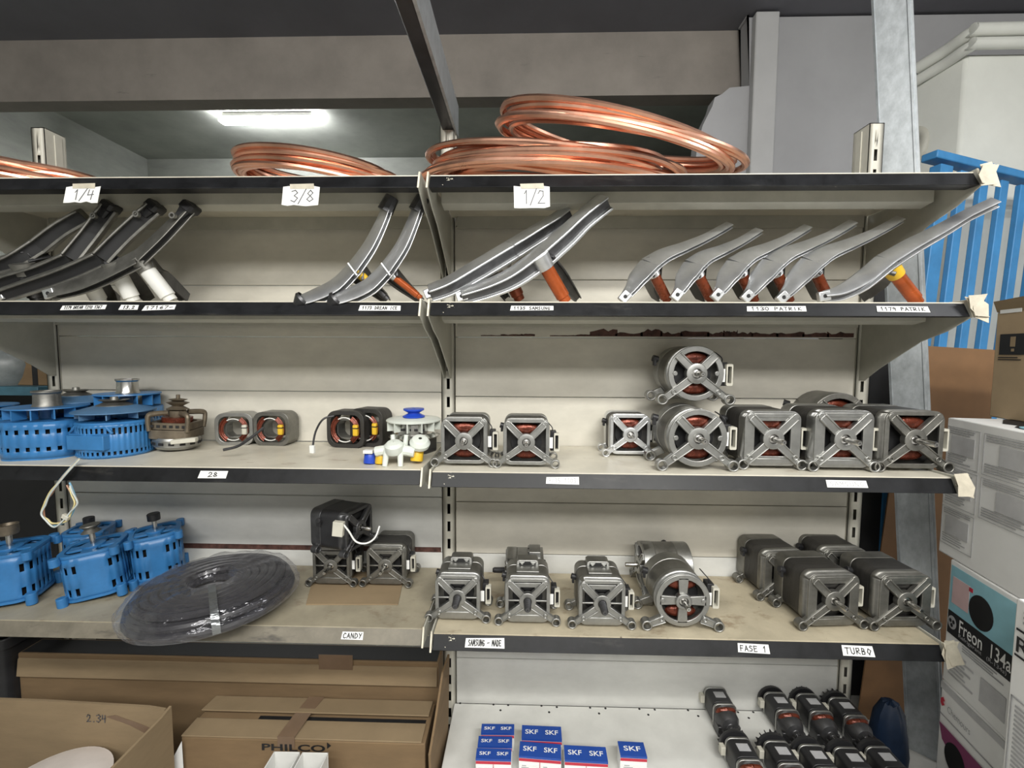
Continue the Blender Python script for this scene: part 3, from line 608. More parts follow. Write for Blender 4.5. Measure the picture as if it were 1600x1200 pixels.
# ================================================================== WASHER MOTORS
def washer_motor(label, group, w=.105, L=.6, style='square', bm=m_alu, cm=m_core, shaftlen=.30, pulley=False, wind=m_wind, conn=True, foot=.63, hub=.19, ribs=False, hump=False, name='washer_motor'):
    r = thing(name, label, 'motor', (0, 0, 0), 0, group); hc = .57*w; U = w
    f = lambda a, b, d: Vector((a*U, d*U, hc+b*U))
    plus = style == 'plus'; rnd = style == 'round' or plus
    out = circ(.5, 32) if rnd else rsq(1, 1, .17, 7)
    def polar(rad): return [(rad*math.cos(math.atan2(b, a)), rad*math.sin(math.atan2(b, a))) for a, b in out]
    inn = circ(.40, 32) if rnd else rsq(.84, .84, .12, 7); thin = circ(.465, 32) if rnd else rsq(.93, .93, .14, 7)
    if style == 'turbo': inn = polar(.385)
    yb = .26
    def shell(y0, y1, front):
        mb = MB(); 
        if front:
            mb.frame(out, inn, f, .0, .05); mb.frame(out, thin, f, .05, yb)
        else:
            mb.frame(out, thin, f, y0, y1-.04); mb.prism(out, f, y1-.04, y1)
        lx, lz = foot, -.57+.100
        for sx in (-1, 1):
            for top in (0, 1):
                if plus and top: continue
                c0 = Vector((sx*.11, .11 if top else -.11)); c1 = Vector((sx*.39, .39)) if top else Vector((sx*lx*.93, lz+.02))
                if plus: c0 = Vector((sx*.34, -.34))
                if rnd and top: c1 = Vector((sx*.335, .335))
                d = (c1-c0).normalized(); p = Vector((-d.y, d.x))*.075
                if front:
                    Q = [c0-p, c1-p*(.8 if not top else 1), c1+p*(.8 if not top else 1), c0+p]
                    mb.prism([(q.x, q.y) for q in Q], f, -.025, .075)
                    for s_ in (-1, 1):         # raised edges of the spoke
                        Q2 = [c0+p*s_, c1+p*s_*(.8 if not top else 1), c1+p*s_*.55, c0+p*s_*.7]
                        mb.prism([(q.x, q.y) for q in Q2], f, -.045, -.02)
                elif not top:
                    c0 = Vector((sx*.36, -.36)); Q = [c0-p, c1-p*.8, c1+p*.8, c0+p]
                    mb.prism([(q.x, q.y) for q in Q], f, y0+.02, y0+.14)
            a, b = (-.055, .11) if front else (y0-.02, y0+.16)
            mb.pipe(f(sx*lx, lz, a), f(sx*lx, lz, b), .100*U, .068*U, 18)
            if front:
                c = f(sx*.40, -.335, -.05); mb.pipe(c, c+Vector((0, .06*U, 0)), .05*U, .03*U, 12)
                if not rnd:
                    c = f(sx*.40, .40, -.02); mb.cyl(c, c+Vector((0, .03*U, 0)), .06*U, .07*U, n=14)
        if front:
            mb.lathe([(.085*U, .03*U), (.085*U, -.055*U), (.12*U, -.06*U), (hub*U, -.045*U), (hub*U*1.03, .06*U)], f(0, 0, 0), (0, 1, 0), 28)
            if rnd:
                for sx in (-1, 1): mb.cyl(f(sx*.375, 0, -.012), f(sx*.375, 0, .05), .045*U, n=12)
            if plus:
                for q in range(4):
                    cq, sq = math.cos(q*PI/2), math.sin(q*PI/2)
                    mb.prism([(cq*u_-sq*v_, sq*u_+cq*v_) for u_, v_ in ((.1, -.075), (.43, -.095), (.43, .095), (.1, .075))], f, .0, .06)
            if ribs:
                for sx in (-1, 1): mb.box(f(sx*.28, 0, .01), (.3*U, .05*U, .035*U))
                mb.prism([(-.40, .40), (.40, .40), (.20, .17), (.16, .13), (.16, .30), (-.16, .30), (-.16, .13), (-.20, .17)], f, .0, .05)
                mb.prism([(-.33, -.33), (.33, -.33), (.45, -.44), (.30, -.48), (-.30, -.48), (-.45, -.44)], f, -.01, .06)
                mb.prism([(-.1, -.12), (.1, -.12), (.32, -.36), (-.32, -.36)], f, .012, .05)
            if style == 'turbo':
                mb.prism([(-.36, -.46), (.36, -.46), (.30, -.36), (-.30, -.36)], f, -.008, .06)
                mb.prism([(-.36, .46), (.36, .46), (.30, .38), (-.30, .38)], f, -.008, .06)
        return mb
    shell(0, yb, True).build('front_bracket', bm, r, .0012)
    y1 = yb+L; core = MB(); sc = .985
    o2 = [(a*sc, b*sc) for a, b in out]; core.frame(o2, polar(.36), f, yb, y1)
    core.build('stator_core', cm, r, .0008)
    shell(y1, y1+.30, False).build('rear_bracket', bm, r, .0012)
    MB().lathe([(.30*U, 0), (.28*U, .07*U), (.12*U, .09*U), (.001, .09*U)], f(0, 0, y1+.30), (0, 1, 0), 24).build('rear_cap', m_blackp, r)
    for sz in (-1, 1):
        mb = MB(); n = 16
        prof = [(math.cos(t), math.sin(t)) for t in [(-PI/2)+PI*i/8 for i in range(9)]]
        for (ca, sa), (cb, sb) in zip(prof[:-1], prof[1:]):
            mb.loft([[f(.29*c_*math.cos(2*PI*i/n), sz*.27+.125*c_*math.sin(2*PI*i/n), .15+.08*s_) for i in range(n)] for c_, s_ in ((ca, sa), (cb, sb))], False, True, True)
        mb.build('winding', wind, r)
    MB().cyl(f(0, 0, .20), f(0, 0, yb+L*.6), .34*U, n=28).build('rotor', m_dark, r)
    sh = r
    MB().lathe([(.075*U, .05*U), (.075*U, -.02*U), (.048*U, -.025*U), (.048*U, -shaftlen*U), (.035*U, -(shaftlen+.02)*U), (.001, -(shaftlen+.02)*U)], f(0, 0, 0), (0, 1, 0), 18).build('shaft', m_steel, r)
    if pulley:
        pr = []
        for k in range(9): pr += [(.085*U*(1-.012*k), (-.06-.035*k)*U), (.075*U*(1-.012*k), (-.075-.035*k)*U)]
        pr += [(.05*U, -.39*U), (.001, -.39*U)]
        MB().lathe(pr, f(0, 0, 0), (0, 1, 0), 20).build('pulley', pulley, r)
    if hump:
        mb = MB(); P = [(-.26, .50), (-.25, .62), (-.20, .645), (.20, .645), (.25, .62), (.26, .50)]
        mb.prism(P, f, yb+.34, yb+L+.22)
        for sx in (-1, 1): mb.prism([(sx*.20, .62), (sx*.06, .62), (sx*.13, .535)], f, yb+.30, yb+.36)
        mb.prism([(-.26, .50), (-.26, .535), (.26, .535), (.26, .50)], f, yb+.02, yb+.34)
        mb.build('top_cover', bm, r, .001)
        MB().prism([(-.20, .54), (-.19, .61), (.19, .61), (.20, .54)], f, yb+.332, yb+.342).build('vent', m_dark, r)
    if conn:
        q = MB().box(f(.60, -.02, .36), (.13*U, .22*U, .44*U)).build('terminal_block', m_blackp, r, .001)
        c = MB(); c.frame(rsq(.12, .40, .02, 2, .67, -.03), rsq(.07, .31, .01, 2, .67, -.03), f, .16, .30); c.prism(rsq(.10, .36, .015, 2, .67, -.03), f, .28, .34); c.build('connector', m_conn, r)
        MB().box(f(.67, -.03, .27), (.06*U, .01*U, .29*U)).build('connector_pins', m_dark, r)
        MB().box(f(.545, -.04, .155), (.075*U, .01*U, .24*U)).build('sticker', m_paper, r)
        MB().tube(smooth_path([f(.56, .12, .34), f(.58, .26, .3), f(.50, .36, .36), f(.46, .40, .46)], 4), .012*U, 6).build('wire', m_blackp, r)
    mb = MB(); mb.cyl(f(-.49, .24, y1-.02), f(-.60, .27, y1-.02), .065*U, n=14); mb.box(f(-.56, .2, y1-.02), (.05*U, .12*U, .16*U)); mb.build('brush_holder', m_blackp, r, .0008)
    return r
def put(r, cx, base, z, wpx, Y=None, rz=0):
    """stand a motor so that its front face sits at pixel column cx with its feet on height z at pixel row base"""
    p = on(cx, base, z) if Y is None else at(cx, base, Y)
    return Vector((p.x, p.y, z)), wpx*mpp(p)
Z2, Z3, Z3L = ZS[('R', 2)], ZS[('R', 3)], ZS[('L', 3)]
WM = 'washer motors'
def place(r, cx, base, z, wpx, rz=0, w0=.105, dup_label=None):
    p, s = put(r, cx, base, z, wpx)
    if dup_label: r = dup(r, dup_label, p, rz, s/w0)
    else: r.location = p; r.rotation_euler = (0, 0, rz); r.scale = (s/w0,)*3
    return r
# upper right shelf
A = washer_motor('square washer motor with copper glint next to the middle upright, left of the close pair', WM, L=.42, bm=m_alu)
place(A, 725, 729.5, Z2, 72)
place(A, 822, 731.5, Z2, 72, 0, dup_label='square washer motor with copper glint, right of the close pair by the middle upright')
Bm = washer_motor('small pale square motor standing alone left of the round motors on the upper right shelf', WM, L=.40, bm=m_alub, foot=.60)
place(Bm, 984, 714, Z2, 62)
C = washer_motor('round washer motor at the foot of the stacked pair on the upper right shelf', WM, L=.45, style='round', bm=m_alu, cm=m_alud, foot=.60)
place(C, 1089, 736, Z2, 91)
p, s = put(C, 1086, 641, 0, 86, -.185)
C2 = dup(C, 'round washer motor stacked on top of the other round one', (p.x, p.y, Z2+.146), 0, s/.105)
Dm = washer_motor('dark square washer motor immediately right of the stacked round pair', WM, L=.55, style='turbo', bm=m_alu, cm=m_core, foot=.52, shaftlen=.36)
place(Dm, 1205, 734, Z2, 86)
place(Dm, 1316, 737, Z2, 90, 0, dup_label='square washer motor with a light sticker, second from the right on the upper right shelf')
Em = washer_motor('darkest square washer motor at the right end of the upper right shelf', WM, L=.6, bm=m_alud, foot=.58, shaftlen=.42)
place(Em, 1425, 738, Z2, 90)
C3 = washer_motor('ribbed round motor half hidden behind the motor with the light sticker', WM, L=.4, style='round', bm=m_alud, cm=m_alud, foot=.5, conn=False)
place(C3, 1308, 712, Z2, 92)
# lower right shelf
Sm = washer_motor('washer motor with thick pulley shaft, leftmost of three, in front of the middle upright', WM, L=.42, bm=m_alu, cm=m_alud, ribs=True, hump=True, shaftlen=.30, pulley=m_alux, foot=.64, wind=m_dark)
place(Sm, 715, 972, Z3, 70)
place(Sm, 824, 977, Z3, 70, 0, dup_label='washer motor with thick pulley shaft, middle of the three on the lower right shelf')
place(Sm, 940, 982, Z3, 72, 0, dup_label='washer motor with thick pulley shaft, rightmost of the three beside the round motor')
Rm = washer_motor('round washer motor with a plus-shaped front on the lower right shelf', WM, L=.42, style='plus', bm=m_alu, cm=m_alud, foot=.66, shaftlen=.28, hub=.15)
place(Rm, 1066, 985, Z3, 84)
p = on(812, 899, Z3)
bk = dup(Sm, 'washer motor sideways at the back, shaft pointing left, behind the three in a row', (p.x-.035, -.105, Z3), -PI/2, .98)
bk2 = dup(C, 'round motor standing sideways behind the plus-fronted round motor', (.552, -.088, Z3), -PI/2, 1.22)
Tm = washer_motor('dull dusty motor, back left of the four at the right end of the lower shelf', WM, L=.50, style='turbo', bm=m_alud, cm=m_core, foot=.60, shaftlen=.32, wind=m_core)
place(Tm, 1226, 936, Z3, 70, .12)
place(Tm, 1318, 931, Z3, 70, .05, dup_label='dull dusty motor, back right of the four at the right end, touching the right upright')
place(Tm, 1300, 983, Z3, 82, .08, dup_label='dull dusty motor, front left of the four at the right end of the lower shelf')
place(Tm, 1412, 984, Z3, 82, .05, dup_label='dull dusty motor, front right of the four, at the shelf corner by the white carton')
# lower left shelf, on the cardboard sheet
cs = on(550, 928, Z3L)
a0, a1, a2, a3 = on(478, 944, Z3L+.003), on(622, 944, Z3L+.003), on(633, 892, Z3L+.003), on(492, 892, Z3L+.003)
tag(MB().loft([[Vector((q.x, q.y, Z3L+h)) for q in (a0, a1, a2, a3)] for h in (.0002, .0032)]).build('cardboard_sheet', m_cardl, None, .0006), 'flat cardboard sheet under the three dark motors', 'cardboard')
Km = washer_motor('dark washer motor on the cardboard sheet, left one touching the hose coil', WM, L=.55, bm=m_alud, cm=m_core, ribs=True, foot=.60, shaftlen=.42, wind=m_core)
place(Km, 518, 916, Z3L+.0033, 58, .0)
place(Km, 603, 917, Z3L+.0033, 60, 0, dup_label='dark washer motor on the cardboard sheet, right one nearer the middle upright')
Ktop = washer_motor('black motor on top of the two dark ones, with white plug and white wire', WM, L=.55, bm=m_alux, cm=m_blackp, foot=.58, shaftlen=.3, conn=False, wind=m_dark)
Ktop.location = at(563, 855, -.165); Ktop.location.z = Z3L+.129; Ktop.rotation_euler = (0, 0, 1.25); Ktop.scale = (1.0,)*3
w0 = Ktop.location
mb = MB(); q = at(529, 826, -.262)-w0; Rz = Matrix.Rotation(-1.25, 3, 'Z')
mb.box((0, 0, 0), (.026, .014, .036)); pl_ = mb.build('plug', m_conn, Ktop, .001); pl_.location = Rz @ q; pl_.rotation_euler = (0, .1, -1.25)
MB().tube([Rz @ (p_-w0) for p_ in smooth_path([at(534, 816, -.262), at(545, 830, -.264), at(556, 846, -.264), at(572, 849, -.262), at(586, 840, -.255), at(593, 822, -.24)], 5)], .0022, 6).build('wire', m_white, Ktop)

# ================================================================== STATORS, AGED MOTOR, VALVES (left shelf)
Z2L = ZS[('L', 2)]
def stator(label, cx, base, wpx, hpx, rz, yell, corem=m_alud, dp=.055, cable=None):
    p = on(cx, base, Z2L)
    if p.y > -dp-.008: p = at(cx, base, -dp-.008)
    k = mpp(p); w, h = wpx*k, hpx*k
    r = thing('motor_stator', label, 'stator', (p.x, p.y, Z2L), rz, 'loose motor stators'); out = rsq(w, h, w*.24, 6, 0, h/2)
    inn = [((a)*.80, h/2+(b-h/2)*.78) for a, b in out]
    MB().frame(out, inn, XZ, 0, dp).build('core', corem, r, .001)
    c = [(.0+math.cos(math.atan2(b-h/2, a))*w*.25, h/2+math.sin(math.atan2(b-h/2, a))*w*.25) for a, b in out]
    MB().frame([(a*1.12, h/2+(b-h/2)*1.12) for a, b in c], c, XZ, .008, dp-.008).build('bore', m_alu, r)
    for sx in (-1, 1):
        mb = MB()
        for j in range(7):
            a0 = -.95+.0; pts = []
            for q in range(13):
                a_ = -1.0+2.0*q/12; rr = w*(.27+.016*j); pts.append(Vector((sx*math.cos(a_)*rr*1.02, -.002-.003*math.sin(j), h/2+math.sin(a_)*rr*1.05)))
            mb.tube(pts, w*.017, 6)
        mb.build('winding', m_wind, r)
    mb = MB(); t = w*.030
    mb.tube([Vector((w*.30*math.cos(a_), -.004, h/2+h*.33*math.sin(a_))) for a_ in [2*PI*i/26 for i in range(26)]], t*.5, 6, True); mb.build('white_lead', m_white, r)
    q = MB().box((w*.31, -.007, h*.5), (w*.13, .012, h*.30)).build('thermal_cutout', m_yellow if yell else m_conn, r, .003)
    MB().box((w*.31, -.007, h*.56), (w*.14, .0135, h*.025)).build('band', m_dark, q)
    if cable:
        P = [at(*q_)-r.location for q_ in cable[0]]; Ri = Matrix.Rotation(-rz, 3, 'Z'); P = [Ri @ x for x in P]
        c = MB().tube(smooth_path(P, 5), cable[1], 8).build('cable', m_blackp, r)
        if len(cable) > 2: MB().box(P[-1], (.012, .008, .020)).build('plug', m_white, c, .001)
    return r
stator('silver stator with ivory cutout, left of the pair behind the rail label 28', 366, 687, 56, 51, .15, False, m_alu)
stator('grey stator with yellow cutout and black cable, right of the pair behind rail label 28', 424, 692, 58, 53, -.05, True, m_alud,
       cable=([(412, 668, -.205), (392, 684, -.215), (372, 697, -.22), (349, 703, -.228)], .0035))
stator('dark stator with yellow cutout and white plug, nearest the water valves', 540, 700, 62, 58, -.12, True, m_core,
       cable=([(522, 650, -.19), (505, 655, -.20), (493, 675, -.205), (488, 702, -.22)], .0025, 1))
stator('dark stator mostly hidden behind the one with the white plug', 572, 684, 58, 60, -.25, True, m_core)
# aged brown motor with belt pulley
p = at(276, 690, -.12)
r = thing('aged_motor', 'aged brown motor leaning slightly, with a double belt pulley, right of the blue fan motors', 'motor', (p.x, p.y, Z2L+.003), .2)
r.rotation_euler = (0, .06, .2); r.scale = (.80, .80, .98)
MB().lathe([(.03, .004), (.058, .004), (.068, .012), (.070, .030), (.066, .036)], n=36).build('lower_shell', m_alu, r)
MB().prism(rsq(.128, .120, .02, 5), lambda a, b, d: Vector((a, b, d)), .034, .058).build('core', m_brown, r, .001)
mb = MB(); 
for k_ in range(4):
    a = PI/4+k_*PI/2; c, s_ = math.cos(a), math.sin(a)
    mb.tube(smooth_path([Vector((c*.080, s_*.080, .056)), Vector((c*.084, s_*.084, .085)), Vector((c*.078, s_*.078, .100)), Vector((c*.03, s_*.03, .102))], 4), .0075, 8)
mb.frame(rsq(.126, .118, .03, 5), rsq(.10, .094, .025, 5), lambda a, b, d: Vector((a, b, d)), .060, .078)
mb.lathe([(.022, .085), (.026, .1), (.026, .108), (.008, .11)], n=20)
mb.build('upper_bracket', m_brown, r, .001)
for k_ in range(6): MB().box(((k_-2.5)*.019, -.0596, .069), (.010, .002, .007)).build('vent', m_dark, r)
MB().cyl((0, 0, .058), (0, 0, .09), .045, n=24).build('winding', m_wind, r)
MB().lathe([(.006, .108), (.034, .112), (.015, .121), (.034, .130), (.015, .134), (.028, .139), (.006, .142), (.006, .152), (.001, .152)], n=28).build('pulley', m_brown, r)
MB().box((.056, -.070, .034), (.075, .022, .012), Matrix.Rotation(-.12, 3, 'Y')).build('connector', m_conn, r, .002)
mb = MB()
for k_ in range(14):
    a = 2*PI*k_/14; mb.box((.0695*math.cos(a), .0695*math.sin(a), .021), (.003, .016, .007), Matrix.Rotation(a, 3, 'Z'))
mb.build('shell_slot', m_dark, r)
# pump motor with clear fan cover and blue pulley
p = at(647, 682, -.105); r = thing('fan_motor', 'small black motor with white fan ring and blue pulley by the middle upright', 'motor', (p.x, -.105, Z2L), 0)
MB().lathe([(.03, 0), (.060, 0), (.062, .006), (.062, .040), (.055, .046)], n=8).build('core', m_blackp, r, .001)
MB().lathe([(.066, .040), (.070, .044), (.060, .050), (.052, .052), (.050, .078), (.02, .082)], n=36).build('can', m_steel, r)
mb = MB(); mb.lathe([(.012, .094), (.070, .090), (.074, .087), (.0735, .084), (.070, .087), (.012, .091)], n=40)
for k_ in range(12):
    a = 2*PI*k_/12; mb.box((.062*math.cos(a), .062*math.sin(a), .074), (.022, .0025, .028), Matrix.Rotation(a, 3, 'Z'))
mb.build('fan', m_trans, r)
MB().lathe([(.030, .094), (.030, .097), (.016, .104), (.016, .106), (.028, .113), (.028, .117), (.005, .117), (.005, .113), (.001, .113)], n=30).build('pulley', m_bluep, r)
for k_ in range(5): MB().box(((k_-2)*.018, -.0515, .066), (.009, .003, .006)).build('vent', m_dark, r)
# white water valves with coloured caps
def valve(label, px, py, sc, rz, caps):
    p = on(px, py, Z2L); r = thing('water_valve', label, 'valve', (p.x, p.y, Z2L), rz, 'white water valves'); r.scale = (sc,)*3
    mb = MB(); mb.lathe([(.001, 0), (.018, .0), (.021, .006), (.021, .020), (.015, .026), (.001, .028)], (0, 0, .030), (0, -.35, 1), 20)
    mb.tube(smooth_path([(-.045, .004, .030), (-.02, .004, .034), (.02, .004, .034), (.045, .004, .030)], 4), .012, 10)
    mb.cyl((-.02, -.012, 0), (-.017, -.004, .036), .0058, .0075, 12); mb.cyl((.016, -.012, 0), (.014, -.004, .036), .0058, .0075, 12)
    mb.cyl((-.008, .022, .034), (-.012, .026, .066), .007, .005, 12); mb.cyl((.018, .022, .034), (.020, .026, .066), .007, .005, 12)
    mb.lathe([(.006, 0), (.022, .004), (.024, .014), (.018, .024), (.004, .026)], (.052, .022, .038), (.2, -.5, 1), 18)
    for a in range(8): mb.box((.021*math.cos(a*PI/4), .004+.021*math.sin(a*PI/4), .045), (.006, .006, .006))
    mb.build('valve_body', m_trans, r, .0008)
    for (x, y, z, m) in caps:
        q = MB().lathe([(.001, 0), (.0135, 0), (.0145, .003), (.0145, .024), (.013, .028), (.001, .028)], (x, y, z), (.05, .25, 1), 18).build('coil_cap', m, r)
        MB().box((x, y-.006, z+.030), (.022, .016, .008)).build('cap_bracket', m_white, q, .001)
    return r
valve('white water valve nearest the shelf edge, with blue and yellow coil caps', 617, 727, 1.05, 0, [(-.062, .012, .0, m_bluep), (-.035, .010, 0, m_yellow), (.046, .016, .006, m_yellow)])
valve('white water valve lying behind the one with the blue cap', 640, 706, .95, .5, [(.040, -.018, 0, m_yellow)])

# ================================================================== BLUE FAN MOTORS (left shelf)
def vented_wall(mb, out, z0, z1, rows, skip=lambda i, j: False, t=.0):
    """side wall along the outline with open vent cells; rows = [(za, zb)], cells on every second outline segment"""
    n = len(out); zs = [z0]
    for a, b in rows: zs += [a, b]
    zs.append(z1); isrow = [k % 2 == 1 for k in range(len(zs)-1)]
    for k in range(len(zs)-1):
        for i in range(n):
            j = (i+1) % n
            if isrow[k] and i % 2 == 0 and not skip(i, k): continue
            (ax, ay), (bx, by) = out[i], out[j]
            mb.add([(ax, ay, zs[k]), (bx, by, zs[k]), (bx, by, zs[k+1]), (ax, ay, zs[k+1])], [(0, 1, 2, 3)])
def solidify(o, t):
    s = o.modifiers.new('wall', 'SOLIDIFY'); s.thickness = t; s.offset = -1; return o
def resample(out, n, wide=.55):
    """outline resampled to 2n points, alternately vent width and web width"""
    P = [Vector((a, b, 0)) for a, b in out]; P.append(P[0]); S_ = [0]
    for a, b in zip(P[:-1], P[1:]): S_.append(S_[-1]+(b-a).length)
    T = S_[-1]; res = []
    for i in range(n):
        for u in (0, wide):
            s_ = (i+u)/n*T
            k = max(q for q in range(len(S_)-1) if S_[q] <= s_+1e-9); f_ = (s_-S_[k])/(S_[k+1]-S_[k])
            p = P[k].lerp(P[k+1], f_); res.append((p.x, p.y))
    return res
H = lambda a, b, d: Vector((a, b, d))
def fan_motor(label, x, y, rad, hgt, rz, style, group='blue motors with fan wheels', pulley=True):
    r = thing('fan_motor', label, 'motor', (x, y, Z2L), rz, group)
    fan_z = hgt*1.0; bodym = m_blue
    if style == 'square':
        out = resample(rsq(rad*1.92, rad*1.92, rad*.62, 8), 26, .42)
        mb = MB(); vented_wall(mb, out, .004, hgt*.72, [(hgt*.17, hgt*.25), (hgt*.50, hgt*.59)])
        solidify(mb.build('body', bodym, r), .003)
        MB().prism(out, H, .0, .004).build('base_rim', bodym, r)
        MB().prism([(a*.99, b*.99) for a, b in out], H, hgt*.715, hgt*.735).build('cover', bodym, r)
        MB().cyl((0, 0, .005), (0, 0, hgt*.70), rad*.86, n=28).build('winding', m_dark, r)
        mb = MB(); mb.lathe([(rad*.2, hgt*.985), (rad*1.02, hgt*.985), (rad*1.03, hgt*.965), (rad*.2, hgt*.965)], n=44)
        for k in range(12):
            a = 2*PI*(k+.3)/12; mb.box((rad*.80*math.cos(a), rad*.80*math.sin(a), hgt*.87), (rad*.40, .0028, hgt*.20), Matrix.Rotation(a, 3, 'Z'))
        mb.cyl((0, 0, hgt*.74), (0, 0, hgt*.97), rad*.2, n=20); mb.build('fan', bodym, r)
        ph = hgt*.985
        if pulley: MB().lathe([(rad*.38, ph), (rad*.34, ph+.006), (rad*.33, ph+.032), (rad*.37, ph+.036), (rad*.37, ph+.040), (rad*.31, ph+.040), (rad*.28, ph+.018), (rad*.05, ph+.018), (.0001, ph+.020)], n=32).build('pulley', m_alud if 'two rows' in label or 'cut by' in label else m_steel, r)
    else:
        out = resample(circ(rad*.97, 56), 44, .5)
        mb = MB(); vented_wall(mb, out, .004, hgt*.72, [(hgt*.07, hgt*.15), (hgt*.50, hgt*.64)])
        solidify(mb.build('body', bodym, r), .003)
        MB().lathe([(rad*.5, 0), (rad*.93, 0), (rad*.985, .005), (rad*.985, .009), (rad*.5, .009)], n=44).build('base_rim', bodym, r)
        MB().lathe([(rad*.98, hgt*.70), (rad*.94, hgt*.745), (rad*.2, hgt*.76)], n=44).build('cover', bodym, r)
        MB().cyl((0, 0, .005), (0, 0, hgt*.70), rad*.86, n=28).build('winding', m_dark, r)
        y0 = -rad*.99
        mb = MB(); mb.prism([(-rad*.62, hgt*.20), (rad*.58, hgt*.20), (rad*.58, hgt*.50), (-rad*.62, hgt*.50)], XZ, y0, y0+rad*.5)
        mb.prism([(-rad*.62, hgt*.50), (rad*.58, hgt*.50), (rad*.50, hgt*.53), (-rad*.55, hgt*.53)], XZ, y0+.002, y0+rad*.5)
        for sx in (-1, 1): mb.tube([(sx*rad*.70-.004, y0+.02, hgt*.52), (sx*rad*.46, y0+.016, hgt*.70)], .004, 6)
        mb.build('terminal_box', bodym, r, .002)
        mb = MB(); mb.lathe([(rad*.16, hgt*1.06), (rad*.55, hgt*1.045), (rad*1.06, hgt*.945), (rad*1.06, hgt*.925), (rad*.55, hgt*1.02), (rad*.16, hgt*1.03)], n=48)
        for k in range(8):
            a = 2*PI*(k+.75)/8; mb.box((rad*.78*math.cos(a), rad*.78*math.sin(a), hgt*.88), (rad*.40, .0028, hgt*.17), Matrix.Rotation(a, 3, 'Z'))
        mb.build('fan', m_blued, r)
        ph = hgt*1.055
        MB().lathe([(rad*.46, ph-.002), (rad*.46, ph+.001), (rad*.40, ph+.003), (rad*.26, ph+.009), (rad*.40, ph+.014), (rad*.36, ph+.015), (rad*.12, ph+.013), (rad*.10, ph+.022), (.0001, ph+.022)], n=32).build('pulley', m_alud, r)
    return r
fp = lambda cx, py, rad: (lambda p: (at(cx, py, p.y+rad).x, p.y+rad))(on(cx, py, Z2L))
x, y = fp(80, 721, .078); fan_motor('blue fan motor with two rows of square vents and wide grey pulley, front left', x, y, .081, .129, .28, 'square')
x, y = fp(184, 719, .078); FM = fan_motor('round blue fan motor with a flat terminal box and smooth fan disc', x, y, .083, .122, -.06, 'round')
x, y = fp(-34, 717, .078); fan_motor('blue fan motor cut by the left edge of the photo', x, y, .081, .127, .2, 'square')
p = at(197, 650, -.10); fan_motor('blue fan motor with a bright silver pulley behind the smooth fan disc', p.x, -.090, .074, .155, .3, 'square')
p = at(112, 650, -.10); fan_motor('grey blue fan motor with dusty dished disc, at the back beside the left upright', p.x+.005, -.088, .076, .138, .0, 'dusty')
# lead wires of the round fan motor looping over the shelf edge
path = [(124, 716, -.30), (108, 733, -.325), (92, 752, -.332), (78, 768, -.332), (70, 785, -.332), (66, 802, -.333), (72, 813, -.334), (86, 818, -.335), (102, 812, -.335), (113, 800, -.334), (119, 785, -.333), (115, 770, -.33), (106, 757, -.327)]
wires = [('wire', mat('wire_blue', (.25, .50, .68), .4)), ('wire', mat('wire_brown', (.40, .20, .12), .4)), ('wire', mat('wire_yellow', (.72, .62, .30), .4)), ('wire', mat('wire_grey', (.55, .60, .58), .4))]
Ri = Matrix.Rotation(.06, 3, 'Z'); rr = random.Random(4)
for k, (nm, m) in enumerate(wires):
    P = [Ri @ (at(q[0]+rr.uniform(-3.5, 3.5)*(i > 2), q[1]+rr.uniform(-3.5, 3.5)*(i > 2)+k*.8, q[2]-.0032*k)-FM.location) for i, q in enumerate(path)]
    MB().tube(smooth_path(P, 5), .0019, 6).build(nm, m, FM)
q = MB().box((0, 0, 0), (.016, .008, .010), Matrix.Rotation(.5, 3, 'Y')).build('wire_joint', m_conn, FM, .001); q.location = Ri @ (at(103, 808, -.342)-FM.location)

